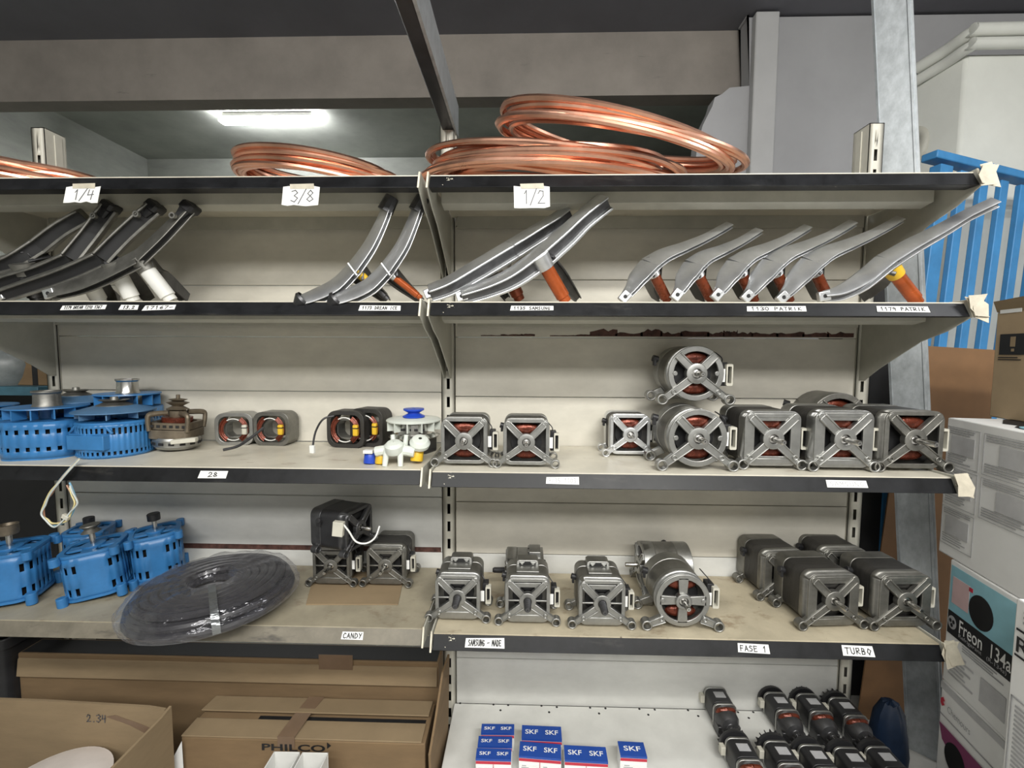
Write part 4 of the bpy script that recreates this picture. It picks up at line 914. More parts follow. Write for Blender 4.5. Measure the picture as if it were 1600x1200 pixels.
# ================================================================== BLUE MOTORS WITH UPRIGHT SHAFTS (lower left shelf)
def shaft_motor(label, x, y, w, h, rz, pul, shl=.055, z=None, tilt=(0, 0)):
    r = thing('shaft_motor', label, 'motor', (x, y, z or Z3L), rz, 'blue motors with upright shafts'); r.rotation_euler = (tilt[0], tilt[1], rz)
    base = rsq(w, w, w*.30, 8); out = resample(base, 24, .46); lift = .014
    flat = lambda i, k: (out[i][1] < -w*.40 and abs(out[i][0]) < w*.20) or (out[i][1] > w*.40 and abs(out[i][0]) < w*.2)
    mb = MB(); vented_wall(mb, out, lift, h, [(lift+h*.08, lift+h*.24), (lift+h*.55, lift+h*.71)], flat)
    solidify(mb.build('body', m_blue, r), .003)
    MB().prism([(a*1.02, b*1.02) for a, b in out], H, lift-.004, lift+.003).build('base_rim', m_blue, r)
    mb = MB(); mb.frame([(a*1.02, b*1.02) for a, b in out], [(a*.82, b*.82) for a, b in out], H, h-.002, h+.006)
    mb.prism(circ(w*.2, 24), H, h-.003, h+.008)
    for k in range(4): mb.box((math.cos(k*PI/2)*w*.29, math.sin(k*PI/2)*w*.29, h), (w*.30, w*.24, .006), Matrix.Rotation(k*PI/2, 3, 'Z'))
    mb.build('cover', m_blue, r, .001)
    MB().cyl((0, 0, lift+.004), (0, 0, h-.006), w*.42, n=28).build('winding', m_dark, r)
    for sx, sy in ((1, 1), (-1, 1), (-1, -1), (1, -1)):
        c = (sx*w*.475, sy*w*.475)
        mb = MB(); mb.cyl((*c, h-.014), (*c, h+.007), w*.085, n=16); mb.box((c[0]*.92, c[1]*.92, h-.004), (w*.1, w*.1, .016)); mb.build('lug', m_blue, r, .001)
        mb = MB(); mb.cyl((*c, 0), (*c, lift+.016), w*.088, n=16); mb.box((c[0]*.92, c[1]*.92, lift+.006), (w*.1, w*.1, .018)); mb.build('foot', m_blue, r, .001)
    MB().lathe([(w*.05, h+.005), (w*.05, h+shl), (w*.04, h+shl+.002), (.0001, h+shl+.002)], n=16).build('shaft', m_steel, r)
    zt = h+shl
    if pul == 'wide': P = [(w*.04, zt-.014), (w*.15, zt-.014), (w*.16, zt-.010), (w*.16, zt+.008), (w*.165, zt+.012), (w*.12, zt+.012), (w*.10, zt+.004), (.0001, zt+.004)]
    elif pul == 'vee': P = [(w*.04, zt-.016), (w*.17, zt-.014), (w*.10, zt-.005), (w*.17, zt+.004), (w*.16, zt+.006), (w*.05, zt+.005), (.0001, zt+.006)]
    else: P = [(w*.04, zt-.012), (w*.13, zt-.012), (w*.135, zt+.006), (w*.12, zt+.008), (.0001, zt+.008)]
    MB().lathe(P, n=28).build('pulley', m_brown if pul == 'wide' else (m_alud if pul == 'vee' else m_blackp), r)
    return r
def sp(px, py, w):
    p = on(px, py, Z3L); return p.x, p.y
x, y = sp(152, 951, .13); shaft_motor('blue shaft motor with thin V pulley and flat front plate, standing nearest the hose coil', -.925, -.165, .128, .128, .46, 'vee', .055, tilt=(0, -.10))
shaft_motor('blue shaft motor with a wide rusty pulley, at the left edge of the lower shelf', -1.125, -.205, .132, .132, .40, 'wide', .055, tilt=(0, -.03))
shaft_motor('blue shaft motor with a small black pulley, at the back behind the hose coil', -.830, -.080, .118, .134, .62, 'small', .048, tilt=(0, -.06))
shaft_motor('blue shaft motor in the shade at the back, behind the V pulley', -1.055, -.062, .104, .128, .30, 'small', .030)

# ================================================================== HOSE COIL IN CLEAR FILM
hc = on(334, 935, Z3L); hx, hy = at(336, 935, -.235).x, -.238
r = thing('hose_coil', 'black hose coil wrapped in clear plastic, overhanging the lower left shelf edge', 'hose', (hx, hy, Z3L), 0)
Rm_ = Matrix.Rotation(.035, 3, 'X') @ Matrix.Rotation(-.06, 3, 'Y'); rr = random.Random(9)
P = []; rt = .0100; ri, ro = .062, .184
lay = [[ro-.006-(rt*1.98)*i for i in range(6)], [ro-.012-(rt*1.98)*i for i in range(6)], [ro-.026-(rt*1.98)*i for i in range(5)]]
seq = [(R_, rt+k*rt*1.75) for k, A_ in enumerate(lay) for R_ in (A_ if k % 2 == 0 else A_[::-1])]
n = 44
for i, (R_, z_) in enumerate(seq):
    R2, z2 = seq[min(i+1, len(seq)-1)]
    for k in range(n):
        t = k/n; e = max(0, (t-.8)/.2); a = 2*PI*t+2
        P.append(Vector(((R_*(1-e)+R2*e)*math.cos(a)*1.02, (R_*(1-e)+R2*e)*math.sin(a)*.93, z_*(1-e)+z2*e+.0015*math.sin(3*a+i))))
zoff = .022
MB().tube([Rm_ @ p_+Vector((0, 0, zoff)) for p_ in P], rt, 8).build('hose', m_hose, r)
L = []; nn = 72
prof = [(ri-.016, .010), (ri-.018, .045), (ri-.004, .062), (.10, .067), (.150, .064), (.183, .046), (.199, .022), (.198, .006), (.186, -.001), (.12, -.002), (ri, .000)]
for R_, z_ in prof:
    l = []
    for k in range(nn):
        a = 2*PI*k/nn; wv = .0024*math.sin(9*a+R_*60)+.0016*math.sin(17*a+z_*90)+.0012*math.sin(31*a)
        l.append(Rm_ @ Vector(((R_+wv)*math.cos(a)*1.02, (R_+wv)*math.sin(a)*.93, z_+wv*.6))+Vector((0, 0, zoff)))
    L.append(l)
MB().loft(L+[L[0]], False, True, True).build('plastic_wrap', m_film, r)
mb = MB(); k0 = -.98; W_ = []                        # strap of folded film across the coil
for R_, z_ in prof[1:8]: W_.append(Rm_ @ Vector(((R_+.003)*math.cos(k0)*1.02, (R_+.003)*math.sin(k0)*.93, z_+.003))+Vector((0, 0, zoff)))
tn = Vector((-math.sin(k0), math.cos(k0), 0))*.008
mb.loft([[p_-tn, p_+tn, p_+tn+Vector((0, 0, .0012)), p_-tn+Vector((0, 0, .0012))] for p_ in smooth_path(W_, 3)]); mb.build('tape_strap', m_filmg, r)

# ================================================================== BEARING BOXES AND ARMATURES (base deck)
def bearing(label, px, py, wpx, hpx, twin=True, rz=0, z=0, first=None, dp=.043):
    """px, py: upper left corner of the blue lid in the photograph"""
    h = .052; p = on(px, py, ZB+h+z); k = mpp(p); w = wpx*k
    if first: r = dup(first, label, (p.x, p.y-dp, ZB+z), rz); return r
    r = thing('bearing_box', label, 'bearing box', (p.x, p.y-dp, ZB+z), rz, 'blue and red bearing boxes')
    m = MB().box((w/2, dp/2, h/2-.0005), (w, dp, h-.001)).build('carton', m_bwhite, r, .0008)
    lid = MB().prism([(.0002, h), (w-.0002, h), (w-.0002, h-.006), (.0002, h-.006)], XZ, -.0006, dp+.0004).build('lid', m_skf, r)
    MB().box((w/2, -.0006, h-.0105), (w-.001, .0008, .007)).build('red_band', m_red, r)
    nb = 2 if twin else 1
    for i in range(nb):
        x0 = w*i/nb; ww = w/nb
        printed('SKF', 'lettering', m_bwhite, lid, (x0+ww*.18, dp*.34, h+.0005), (1, 0, 0), (0, 1, 0), dp*.34, ww*.64, .012)
        MB().box((x0+ww/2, -.0006, h*.36), (ww*.86, .0008, h*.42)).build('print', m_paper, r)
        mb = MB()
        for q in range(3): mb.box((x0+ww*(.3 if q else .25), -.0011, h*(.5-.10*q)), (ww*(.35 if q else .2), .0005, .0025))
        mb.build('print_line', m_print, r)
        if i: MB().box((x0, -.0008, h*.40), (.0012, .0012, h*.8)).build('red_seam', m_red, r)
    return r
b1 = bearing('twin bearing box at the back of the left row of three', 753, 1131, 51, 16, True, .02, dp=.030)
bearing('twin bearing box in the middle of the left row of three', 748, 1150, 51, 16, True, .01, first=b1, dp=.030)
bearing('twin bearing box at the front of the left row of three', 745, 1169, 51, 16, True, 0, first=b1, dp=.030)
b2 = bearing('wider twin bearing box at the back of the second row', 815, 1133, 61, 20, True, -.02)
bearing('wider twin bearing box in front in the second row, with creased lid', 811, 1158, 61, 20, True, -.06, first=b2)
b3 = bearing('low twin bearing box right of the second row', 880, 1164, 65, 20, True, -.03)
bearing('single bearing box standing alone at the right', 964, 1158, 40, 20, False, -.03)
def armature(label, px, py, first=None, rz=0.0, sc=1.0):
    """px, py: centre of the fan wheel at the back"""
    p = on(px, py, ZB+.045)
    if first: r = dup(first, label, (p.x, p.y, ZB), rz, sc); return r
    r = thing('small_motor', label, 'small motor', (p.x, p.y, ZB), rz, 'small black motors on the base deck'); r.scale = (sc,)*3
    c = Vector((0, 0, .030)); y = lambda d: c+Vector((0, d, 0))
    mb = MB(); mb.lathe([(.010, .004), (.031, .004), (.0325, .001), (.0325, -.005), (.012, -.006)], c, (0, 1, 0), 32)
    for k in range(16):
        a = 2*PI*k/16; mb.box(y(.007)+Vector((math.cos(a)*.021, 0, math.sin(a)*.021)), (.020, .008, .0018), Matrix.Rotation(-a, 3, 'Y'))
    mb.build('fan', m_blackp, r)
    out = rsq(.050, .056, .012, 4, 0, .030)
    mb = MB(); mb.prism(out, XZ, -.062, -.016); mb.build('core', m_blackp, r, .001)
    MB().box((0, -.040, .0585), (.024, .018, .0008)).build('sticker', m_print, r)
    for d in (-.016, -.068):
        mb = MB(); mb.prism(rsq(.053, .058, .013, 4, 0, .030), XZ, d-.003, d+.002); mb.build('bracket', m_alu, r, .001)
    mb = MB()
    for sx in (-1, 1): mb.tube(smooth_path([Vector((sx*.018, -.070, .036)), Vector((sx*.016, -.078, .050)), Vector((0, -.080, .054))], 4), .005, 8)
    mb.build('winding', m_wind, r)
    mb = MB(); mb.lathe([(.026, -.064), (.025, -.088), (.018, -.100), (.008, -.104), (.007, -.112), (.0001, -.112)], c, (0, 1, 0), 20); mb.box(y(-.082)+Vector((0, 0, -.017)), (.050, .030, .024)); mb.build('end_cap', m_alux, r, .001)
    MB().cyl(y(-.108), y(-.128), .0042, n=12).build('shaft', m_steel, r)
    MB().box((-.031, -.014, .030), (.010, .014, .018)).build('connector', m_conn, r, .001)
    return r
s1 = armature('small black motor standing apart, leftmost of the back row on the base deck', 1113, 1080, sc=1.25)
for k, (px, py, lab) in enumerate(((1205, 1088, 'small black motor second from the left in the back row'), (1254, 1090, 'small black motor third from the left in the back row'), (1304, 1096, 'small black motor at the right end of the back row'),
                    (1147, 1158, 'small black motor leftmost in the front row'), (1206, 1163, 'small black motor second from the left in the front row'), (1259, 1169, 'small black motor in the middle of the front row'),
                    (1313, 1173, 'small black motor fourth from the left in the front row'), (1362, 1172, 'small black motor at the right end of the front row'))):
    armature(lab+' of the deck', px, py, s1, .0, 1.25)

# ================================================================== CARTONS BELOW THE LEFT BAY
def panel3(mb, P, t):                           # sheet with thickness through four corners
    n = (P[1]-P[0]).cross(P[2]-P[0]).normalized()*t
    return mb.loft([[p for p in P], [p+n for p in P]])
# big carton along the back
yb = -.085; c0, c1 = at(22, 1022, yb), at(688, 1022, yb); zt = c0.z
r = thing('carton', 'long brown carton at the back under the lower left shelf, front flap folded down', 'carton', ((c0.x+c1.x)/2, yb, 0)); wd = c1.x-c0.x-.012
MB().box((0, .040, zt/2), (wd, .072, zt)).build('carton_body', m_card, r, .003)
zf = at(300, 1036, yb).z; zf2 = at(300, 1073, yb-.03).z
MB().loft([[Vector((x_, y_, z_)) for y_, z_ in ((0, zf), (-.007, zf2), (-.004, zf2), (.003, zf+.002))] for x_ in (-wd/2+.004, wd/2-.004)]).build('flap', m_cardl, r)
MB().box((0, .040, zt+.0006), (wd-.012, .060, .001)).build('opening', m_dark, r)  # dark plate standing for the shade inside the open carton
MB().box((wd/2-.30, -.0008, zt-.004), (.10, .001, .05)).build('packing_tape', m_cardt, r)
# carton with black brand lettering
yp = -.262; p0, p1 = at(283, 1152, yp), at(664, 1152, yp); zt = p0.z; wd = p1.x-p0.x; dp = .135
r = thing('carton', 'brown taped carton with black capital lettering, in front of the long one', 'carton', (p0.x, yp, 0))
MB().box((wd/2, dp/2, zt/2), (wd, dp, zt)).build('carton_body', m_card, r, .003)
for (a_, b_, c_, d_, dz0, dz1) in ((0, wd*.985, 0, dp*.43, .0012, .0012), (.0, wd*.99, dp*.55, dp, .010, .0025)):
    MB().loft([[Vector((x_, y_, zt+z_)) for y_, z_ in ((c_, dz0), (d_, dz1), (d_, dz1+.004), (c_, dz0+.004))] for x_ in (a_, b_)]).build('flap', m_cardl, r, .001)
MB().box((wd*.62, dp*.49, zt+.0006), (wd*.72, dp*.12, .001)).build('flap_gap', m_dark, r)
mb = MB(); mb.loft([[Vector((x_+y_*.12, y_, zt+.0125-abs(y_-dp*.5)*.04)) for x_ in (wd*.40, wd*.47)]+[Vector((x_+y_*.12, y_, zt+.0130-abs(y_-dp*.5)*.04)) for x_ in (wd*.47, wd*.40)] for y_ in (-.001, dp*.25, dp*.5, dp*.75, dp)])
mb.box((wd*.435, -.0010, zt-.004), (wd*.07, .001, .030)); mb.build('packing_tape', m_cardt, r)
q = at(409, 1172, yp-.002); q2 = at(508, 1172, yp-.002); o = r.location
printed('PHILCO', 'lettering', m_ink, r, (q.x-o.x, -.0016, q.z-.001), (1, 0, 0), (0, 0, 1), .0185, (q2.x-q.x), .022)
q = at(511, 1171, yp-.002)-o; MB().prism([(q.x, q.z+.001), (q.x+.010, q.z+.0095), (q.x, q.z+.018)], XZ, -.0016, -.001).build('arrow_mark', m_ink, r)
# side flap standing up at its right end
fl = thing('cardboard_flap', 'worn upright cardboard strip wedged at the right end of the lettered carton', 'cardboard', (p1.x+.018, yp, 0))
A = [Vector((.0, -.02, .02)), Vector((.004, .165, .02)), Vector((.012, .165, zt+.125)), Vector((.006, .10, zt+.118)), Vector((-.002, .04, zt+.035)), Vector((-.006, -.02, zt-.01))]
A = [Vector((a_.x, a_.y, 0.0 if i < 2 else a_.z)) for i, a_ in enumerate(A)]
MB().loft([A, [a_+Vector((.006, 0, 0)) for a_ in A]]).build('sheet', m_card, fl, .001)
# open carton at the lower left corner
yo = -.292; o0, o1 = at(-60, 1090, yo), at(266, 1110, yo); zt = o1.z; wd = o1.x-o0.x; dp = .24
r = thing('open_carton', 'open brown carton at the lower left corner with 2.34 written inside', 'carton', (o1.x, yo, 0))
zb_ = at(0, 1092, yo).z
MB().loft([[Vector((-wd, y_, 0)), Vector((0-.004, y_, 0)), Vector((-.004, y_, zt-.022)), Vector((-.012, y_, zt+.004)), Vector((-.055, y_, zt+.010)), Vector((-wd*.6, y_, zb_)), Vector((-wd, y_, zb_+.002))] for y_ in (-.003, .003)]).build('back_wall', m_cardl, r)
MB().loft([[Vector((x_, 0, 0)), Vector((x_, -dp, 0)), Vector((x_, -dp, zt+.004)), Vector((x_, -.03, zt+.006)), Vector((x_, 0, zt+.012))] for x_ in (-.002, .004)]).build('side_wall', m_cardl, r)
MB().box((-wd/2, -dp, zt/2-.03), (wd, .006, zt-.06)).build('front_wall', m_card, r)
MB().box((-wd, -dp/2, zt/2), (.006, dp, zt)).build('side_wall', m_card, r)
MB().box((-wd/2, -dp/2, .003), (wd, dp, .006)).build('bottom', m_card, r)
q = at(135, 1119, yo-.004)-r.location
strokes('2.34', .050, .019, lambda a, b, d: q+Vector((a, -.0005-d, b-.014)), .002, 1.1).build('lettering', m_pencil, r)
mb = MB(); T_ = [at(x_, y_, yo-.0035)-r.location for x_, y_ in ((166, 1120), (180, 1117), (225, 1133), (240, 1140), (226, 1145), (205, 1134), (190, 1128))]
mb.loft([T_, [v_+Vector((0, -.0006, 0)) for v_ in T_]]); q_ = mb.build('torn_patch', m_cardt, r); q_['label'] = 'torn darker strip of tape'
# white domed lid inside it
q = at(60, 1186, yo-.15)
r2 = thing('round_lid', 'white round lid lying inside the open carton at the lower left', 'lid', (q.x-.01, yo-.128, .006))
mb = MB(); zr = q.z-.085; mb.lathe([(.10, 0), (.104, zr-.03), (.112, zr-.028), (.112, zr-.014), (.104, zr-.012), (.08, zr-.002), (.0001, zr+.004)], n=48); mb.build('shell', mat('bucket_white', (.72, .66, .62), .5, 0, .05), r2)
# two white bins
yw = -.300; q0 = at(434, 1175, yw); q1 = at(517, 1175, yw)
for i, lab in enumerate(('left one of two white plastic bins with a slotted front, before the lettered carton', 'right one of two white plastic bins with a slotted front, before the lettered carton')):
    bw = (q1.x-q0.x)/2-.003; hh = at(470, 1175, -.314).z
    r = thing('plastic_bin', lab, 'bin', (q0.x+bw/2+i*(bw+.006), yw-.045, 0), 0, 'white slotted bins'); t = .0022; d = .062
    O_ = [(-bw/2, -d/2), (bw/2, -d/2), (bw/2, d/2), (-bw/2, d/2)]
    mb = MB()
    for (cx_, cy_, sx_, sy_) in ((-bw/2+t/2, 0, t, d), (bw/2-t/2, 0, t, d), (0, d/2-t/2, bw, t)): mb.box((cx_, cy_, hh/2), (sx_, sy_, hh))
    for sx in (-1, 1): mb.box((sx*(bw/4+.0012), -d/2+t/2, hh/2-.004), (bw/2-.0024, t, hh-.008))
    mb.box((0, 0, .002), (bw, d, .004)); mb.build('bin_body', m_white, r, .0006)
    MB().box((0, -d/2+.0026, hh/2-.012), (.006, .0015, hh-.030)).build('slot', m_dark, r)
# white board sliver between the cartons
p = at(274, 1160, -.285); 
tag(MB().loft([[at(x_, y_, yy) for x_, y_ in ((284, 1158), (287, 1205), (250, 1420), (240, 1300), (262, 1200))] for yy in (-.270, -.274)]).build('white_board', m_bwhite), 'white board edge between the open carton and the lettered carton', 'board')

# ================================================================== RIGHT SIDE
# leaning galvanized post
A, B = at(1447, 1200, .03), at(1393, 0, .075); d = (B-A)/(B.z-A.z); P0 = A+d*(0-A.z); P1 = A+d*(ZC-A.z); hw = .046
r = thing('steel_post', 'galvanized steel stud leaning slightly at the right end of the shelves', 'post', P0)
v = P1-P0; sx = Vector((1, 0, 0)); yd = Vector((0, 1, 0))
MB().loft([[b_+Vector(q_) for q_ in (Matrix.Rotation(math.radians(-44), 3, 'Z') @ Vector(k_) for k_ in ((-hw, .012, 0), (-hw, 0, 0), (-hw+.006, -.003, 0), (-hw+.008, 0, 0), (hw-.014, 0, 0), (hw-.012, -.004, 0), (hw-.007, -.004, 0), (hw-.005, 0, 0), (hw, 0, 0), (hw, .012, 0), (hw-.002, .012, 0), (hw-.002, .002, 0), (-hw+.002, .002, 0), (-hw+.002, .012, 0)))] for b_ in (Vector((0, 0, 0)), v)]).build('stud', m_galv, r)
# blue slatted gate behind it
g0 = at(1450, 226, .34); ga, gt = math.radians(15), math.radians(4.5)
r = thing('slatted_gate', 'blue painted slatted frame leaning behind the galvanized post', 'gate', (g0.x-.05, .34, 0)); hg = g0.z
r.rotation_euler = (0, gt, ga); hh = hg/math.cos(gt)
MB().box((.40, .035, hh-.014), (.86, .055, .028)).build('top_rail', m_gate, r, .004)
MB().box((.40, .035, .75), (.86, .07, .05)).build('bottom_rail', m_gate, r, .004)
for k in range(8): MB().box((.035+.104*k, .035, (hh-.04+.6)/2), (.040 if k else .060, .020 if k else .04, hh-.04-.6)).build('slat', m_gate, r, .003)
for k in (0, 7): MB().box((.035+.104*k, .035, .3), (.072, .060, .6)).build('leg', m_gate, r, .003)
# sheet added to stand for the dark void, and brown hardboard behind
r = thing('dark_void_sheet', 'black sheet added for the dark void behind the right upright', 'board', (1.385, .29, 0)); MB().box((0, 0, .76), (.26, .010, 1.52)).build('board', m_dark, r)
C_ = [at(1421, 539, .24), at(1560, 547, .24), at(1500, 1142, .17), at(1338, 1140, .17)]
dz = lambda a_, b_: b_+(b_-a_)*(b_.z-.0)/(a_.z-b_.z)
C_[2] = dz(C_[1], C_[2]); C_[3] = dz(C_[0], C_[3]); C_ = [Vector((q_.x, q_.y, max(0, q_.z))) for q_ in C_]
tag(MB().loft([C_, [q_+Vector((0, .005, 0)) for q_ in C_]]).build('hardboard_sheet', m_hard), 'brown speckled hardboard sheet leaning behind the galvanized post', 'board')
q0, q1 = at(1377, 790, .10), at(1388, 900, .10)
tag(MB().box((at(1381, 830, .26).x, .26, .45), (.022, .008, .90)).build('blue_board', m_gate), 'narrow blue board edge showing between the dark void sheet and the hardboard', 'board')
q = at(1392, 1172, -.02); r = thing('blue_bag', 'dim blue bag on the floor between the post and the base deck', 'bag', (1.30, -.045, 0)); rr = random.Random(2)
L = []
for z_, s_ in ((0, .8), (.03, 1.05), (.09, 1.1), (.15, 1), (.20, .8), (.235, .45), (.24, .1)):
    L.append([Vector((math.cos(2*PI*i/20)*.045*s_*(1+.08*math.sin(i*2.3+z_*40)), math.sin(2*PI*i/20)*.045*s_*(1+.08*math.cos(i*1.7+z_*30)), z_+.004*math.sin(i*3.1))) for i in range(20)])
L[0] = [Vector((p_.x, p_.y, 0)) for p_ in L[0]]
MB().loft(L, True, True, True).build('sack', mat('bag_blue', (.008, .022, .055), .5, 0, .2), r)
# cartons stacked to the right of the racking
SA = math.radians(10)
def stack_box(label, name, corner, dirs, w, dp, h, m, group):
    """corner: far corner of the side facing the shelves, at the bottom"""
    r = thing(name, label, 'carton', corner, 0, group); return r
ux = Vector((-math.sin(SA), -math.cos(SA), 0)); uy = Vector((math.cos(SA), -math.sin(SA), 0)); UZ = Vector((0, 0, 1))   # ux runs along the visible face towards the viewer, uy into the stack
def carton_at(label, c, ln, dp, h, m=None, group='white cartons stacked at the right', top=True):
    r = thing('carton', label, 'carton', c, 0, group)
    B_ = [Vector((0, 0, 0)), ux*ln, ux*ln+uy*dp, uy*dp]
    MB().loft([B_, [b_+UZ*h for b_ in B_]], True).build('carton_body', m or m_bwhite, r, .003)
    return r
Xc = 1.335
tw = atx(1481, 652, Xc); bw_ = atx(1481, 856, Xc); bf = atx(1472, 1060, Xc-.01)
zt1, zt2, zt3 = tw.z, atx(1472, 866, Xc-.01).z, bf.z
faceN = ux.cross(UZ)                            # points to the shelves
def on_face(r, a0, b0, a1, b1, m, name='print', t=.0007):
    o = Vector((0, 0, 0)) - uy*.0012
    mb = MB(); Pq = [o+ux*a_+UZ*b_ for a_, b_ in ((a0, b0), (a1, b0), (a1, b1), (a0, b1))]
    mb.loft([Pq, [p_-uy*t for p_ in Pq]]); return mb.build(name, m, r)
def lines(r, a0, a1, b1, b0, n, m=None, seed=1):
    rr = random.Random(seed); mb = MB(); o = -uy*.0014; st = (b1-b0)/n
    for i in range(n):
        e = a0+(a1-a0)*rr.uniform(.6, 1); b_ = b1-st*(i+.3); Pq = [o+ux*x_+UZ*z_ for x_, z_ in ((a0, b_-st*.22), (e, b_-st*.22), (e, b_+st*.22), (a0, b_+st*.22))]
        mb.loft([Pq, [p_-uy*.0004 for p_ in Pq]])
    return mb.build('print_lines', m or m_printl, r)
# white carton with printed panels
c = Vector((tw.x, tw.y, zt2+.0005)); h = zt1-zt2-.001
r = carton_at('white carton with grey printed data panels, its torn top showing a dark hole', c, .30, .36, h)
for k, (a0, a1) in enumerate(((.006, .112), (.124, .29))):
    for j in range(2 if k else 3):
        b1 = h-.020-j*.105; b0 = b1-.098
        for (x0, y0, x1, y1) in ((a0, b1-.0012, a1, b1), (a0, b0, a1, b0+.0012), (a0, b0, a0+.0012, b1), (a1-.0012, b0, a1, b1)): on_face(r, x0, y0, x1, y1, m_print, 'print')
        on_face(r, a0+.03*(k+.5), b0+.03, a1-.015, b1-.022, m_printl, 'print')
        lines(r, a0+.006, a1-.01, b1-.004, b1-.02, 3, m_print, j); lines(r, a0+.006, a1-.02, b0+.028, b0+.004, 4, m_print, j+9)
T_ = [ux*a_+uy*b_+UZ*(h+.0012) for a_, b_ in ((.03, .10), (.10, .05), (.13, .06), (.16, .03), (.28, .03), (.28, .28), (.10, .28), (.08, .20), (.02, .16))]
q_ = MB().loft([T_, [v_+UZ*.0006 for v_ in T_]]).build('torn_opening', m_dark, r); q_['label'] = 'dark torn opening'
q_ = MB().lathe([(.03, 0), (.032, .002), (.001, .006)], ux*.19+uy*.055+UZ*(h+.0015), (0, 0, 1), 20).build('inner_cap', m_cyan, r)
# brown carton on top
k_ = atx(1537, 630, Xc+.115); c = Vector((tw.x, tw.y, zt1+.001))+ux*-.035+uy*.115; zt0 = atx(1537, 490, k_.x).z
r = carton_at('brown carton with a black square symbol, on the white cartons at the right', c, .36, .28, zt0-c.z, mat('cardboard_kraft', (.42, .31, .19), .85, 0, .08, 7, .06, 60), 'brown cartons'); h = zt0-c.z
B_ = [Vector((0, 0, h)), ux*.36+UZ*h, ux*.36+UZ*(h+.045)-uy*.012, UZ*(h+.028)-uy*.010]
MB().loft([B_, [b_+uy*.004 for b_ in B_]]).build('flap', m_cardl, r)
on_face(r, .018, h*.60, .095, h*.60+.052, m_ink, 'symbol_plate'); on_face(r, .050, h*.60+.020, .064, h*.60+.045, m_cardl, 'symbol', .0012); on_face(r, .054, h*.60+.008, .062, h*.60+.015, m_cardl, 'symbol', .0012)
lines(r, .016, .098, h*.58, h*.54, 2, m_ink, 3)
on_face(r, .012, h-.004, .075, h+.012, m_paper, 'tape')
# carton with the black title band
c = Vector((bf.x, bf.y, zt3+.0005)); h = zt2-zt3-.001; LB = .28
r = carton_at('white and light blue carton with a black title band and a round hand hole', c, LB, .36, h)
on_face(r, .008, h*.60, LB-.01, h-.012, m_cyan, 'blue_panel'); on_face(r, .016, h*.67, .070, h-.038, m_pink, 'print', .0012); on_face(r, .068, h-.050, .080, h-.040, m_red, 'print', .0012)
lines(r, .018, .066, h-.040, h*.68, 9, m_bwhite, 5)
on_face(r, .008, h*.415, LB-.01, h*.60, m_ink, 'title_band', .0012)
hole = [ -uy*.0026+ux*(.108+.036*math.cos(2*PI*i/28))+UZ*(h*.74+.040*math.sin(2*PI*i/28)) for i in range(28)]
MB().loft([hole, [p_-uy*.0004 for p_ in hole]]).build('hand_hole', m_dark, r)
em = [ -uy*.0028+ux*(.024+.014*math.cos(2*PI*i/20))+UZ*(h*.515+.017*math.sin(2*PI*i/20)) for i in range(20)]
e_ = MB().loft([em, [p_-uy*.0004 for p_ in em]]).build('emblem', m_print, r)
for i in range(3):
    a_ = 2*PI*i/3+.5; c_ = -uy*.0034+ux*(.024+.006*math.cos(a_))+UZ*(h*.515+.007*math.sin(a_)); hx_ = [c_+ux*.0045*math.cos(PI/3*j)+UZ*.0055*math.sin(PI/3*j) for j in range(6)]
    MB().loft([hx_, [p_-uy*.0003 for p_ in hx_]]).build('emblem_mark', m_ink, e_)
O_ = -uy*.0032
printed('Freon  134a', 'lettering', m_paper, r, O_+ux*.048+UZ*(h*.475), ux, UZ, .034, .150, .008)
printed('Refrigerant   (R-134a)', 'lettering', m_printl, r, O_+ux*.048+UZ*(h*.432), ux, UZ, .012, .140)
lines(r, .06, .20, h*.40, h*.34, 3, m_print, 7); lines(r, .02, .10, h*.30, h*.08, 7, m_printl, 8); on_face(r, .12, h*.10, .19, h*.28, m_printl, 'print')
# lower carton with purple panel, printed upside down
c = Vector((bf.x, bf.y, 0)); h = zt3-.0005
r = carton_at('white and purple carton at the bottom of the stack with a hand hole', c, LB, .36, h)
on_face(r, .0, h-.022, LB, h-.004, m_printl, 'print')
printed('Chemours', 'lettering', m_print, r, O_+ux*.030+UZ*(h-.068), ux, UZ, .017, .075)
q_ = [O_+ux*a_+UZ*(h-.060+b_) for a_, b_ in ((.006, .012), (.014, .020), (.020, .012), (.014, .008), (.020, .002), (.012, -.006), (.006, .0))]; MB().loft([q_, [p_-uy*.0004 for p_ in q_]]).build('emblem', m_red, r)
on_face(r, .004, h-.090, .20, h-.087, m_print, 'print')
q_ = [O_+ux*a_+UZ*b_ for a_, b_ in ((.006, h-.112), (.20, h-.112), (LB-.01, h-.20), (LB-.01, h-.30), (.22, h-.27), (.12, h-.20), (.02, h-.15))]; MB().loft([q_, [p_-uy*.0004 for p_ in q_]]).build('purple_panel', m_purple, r)
hole = [ -uy*.0042+ux*(.066+.034*math.cos(2*PI*i/28))+UZ*(h-.168+.038*math.sin(2*PI*i/28)) for i in range(28)]
MB().loft([hole, [p_-uy*.0004 for p_ in hole]]).build('hand_hole', m_dark, r)
lines(r, .02, .12, h-.23, h-.27, 4, m_print, 11)
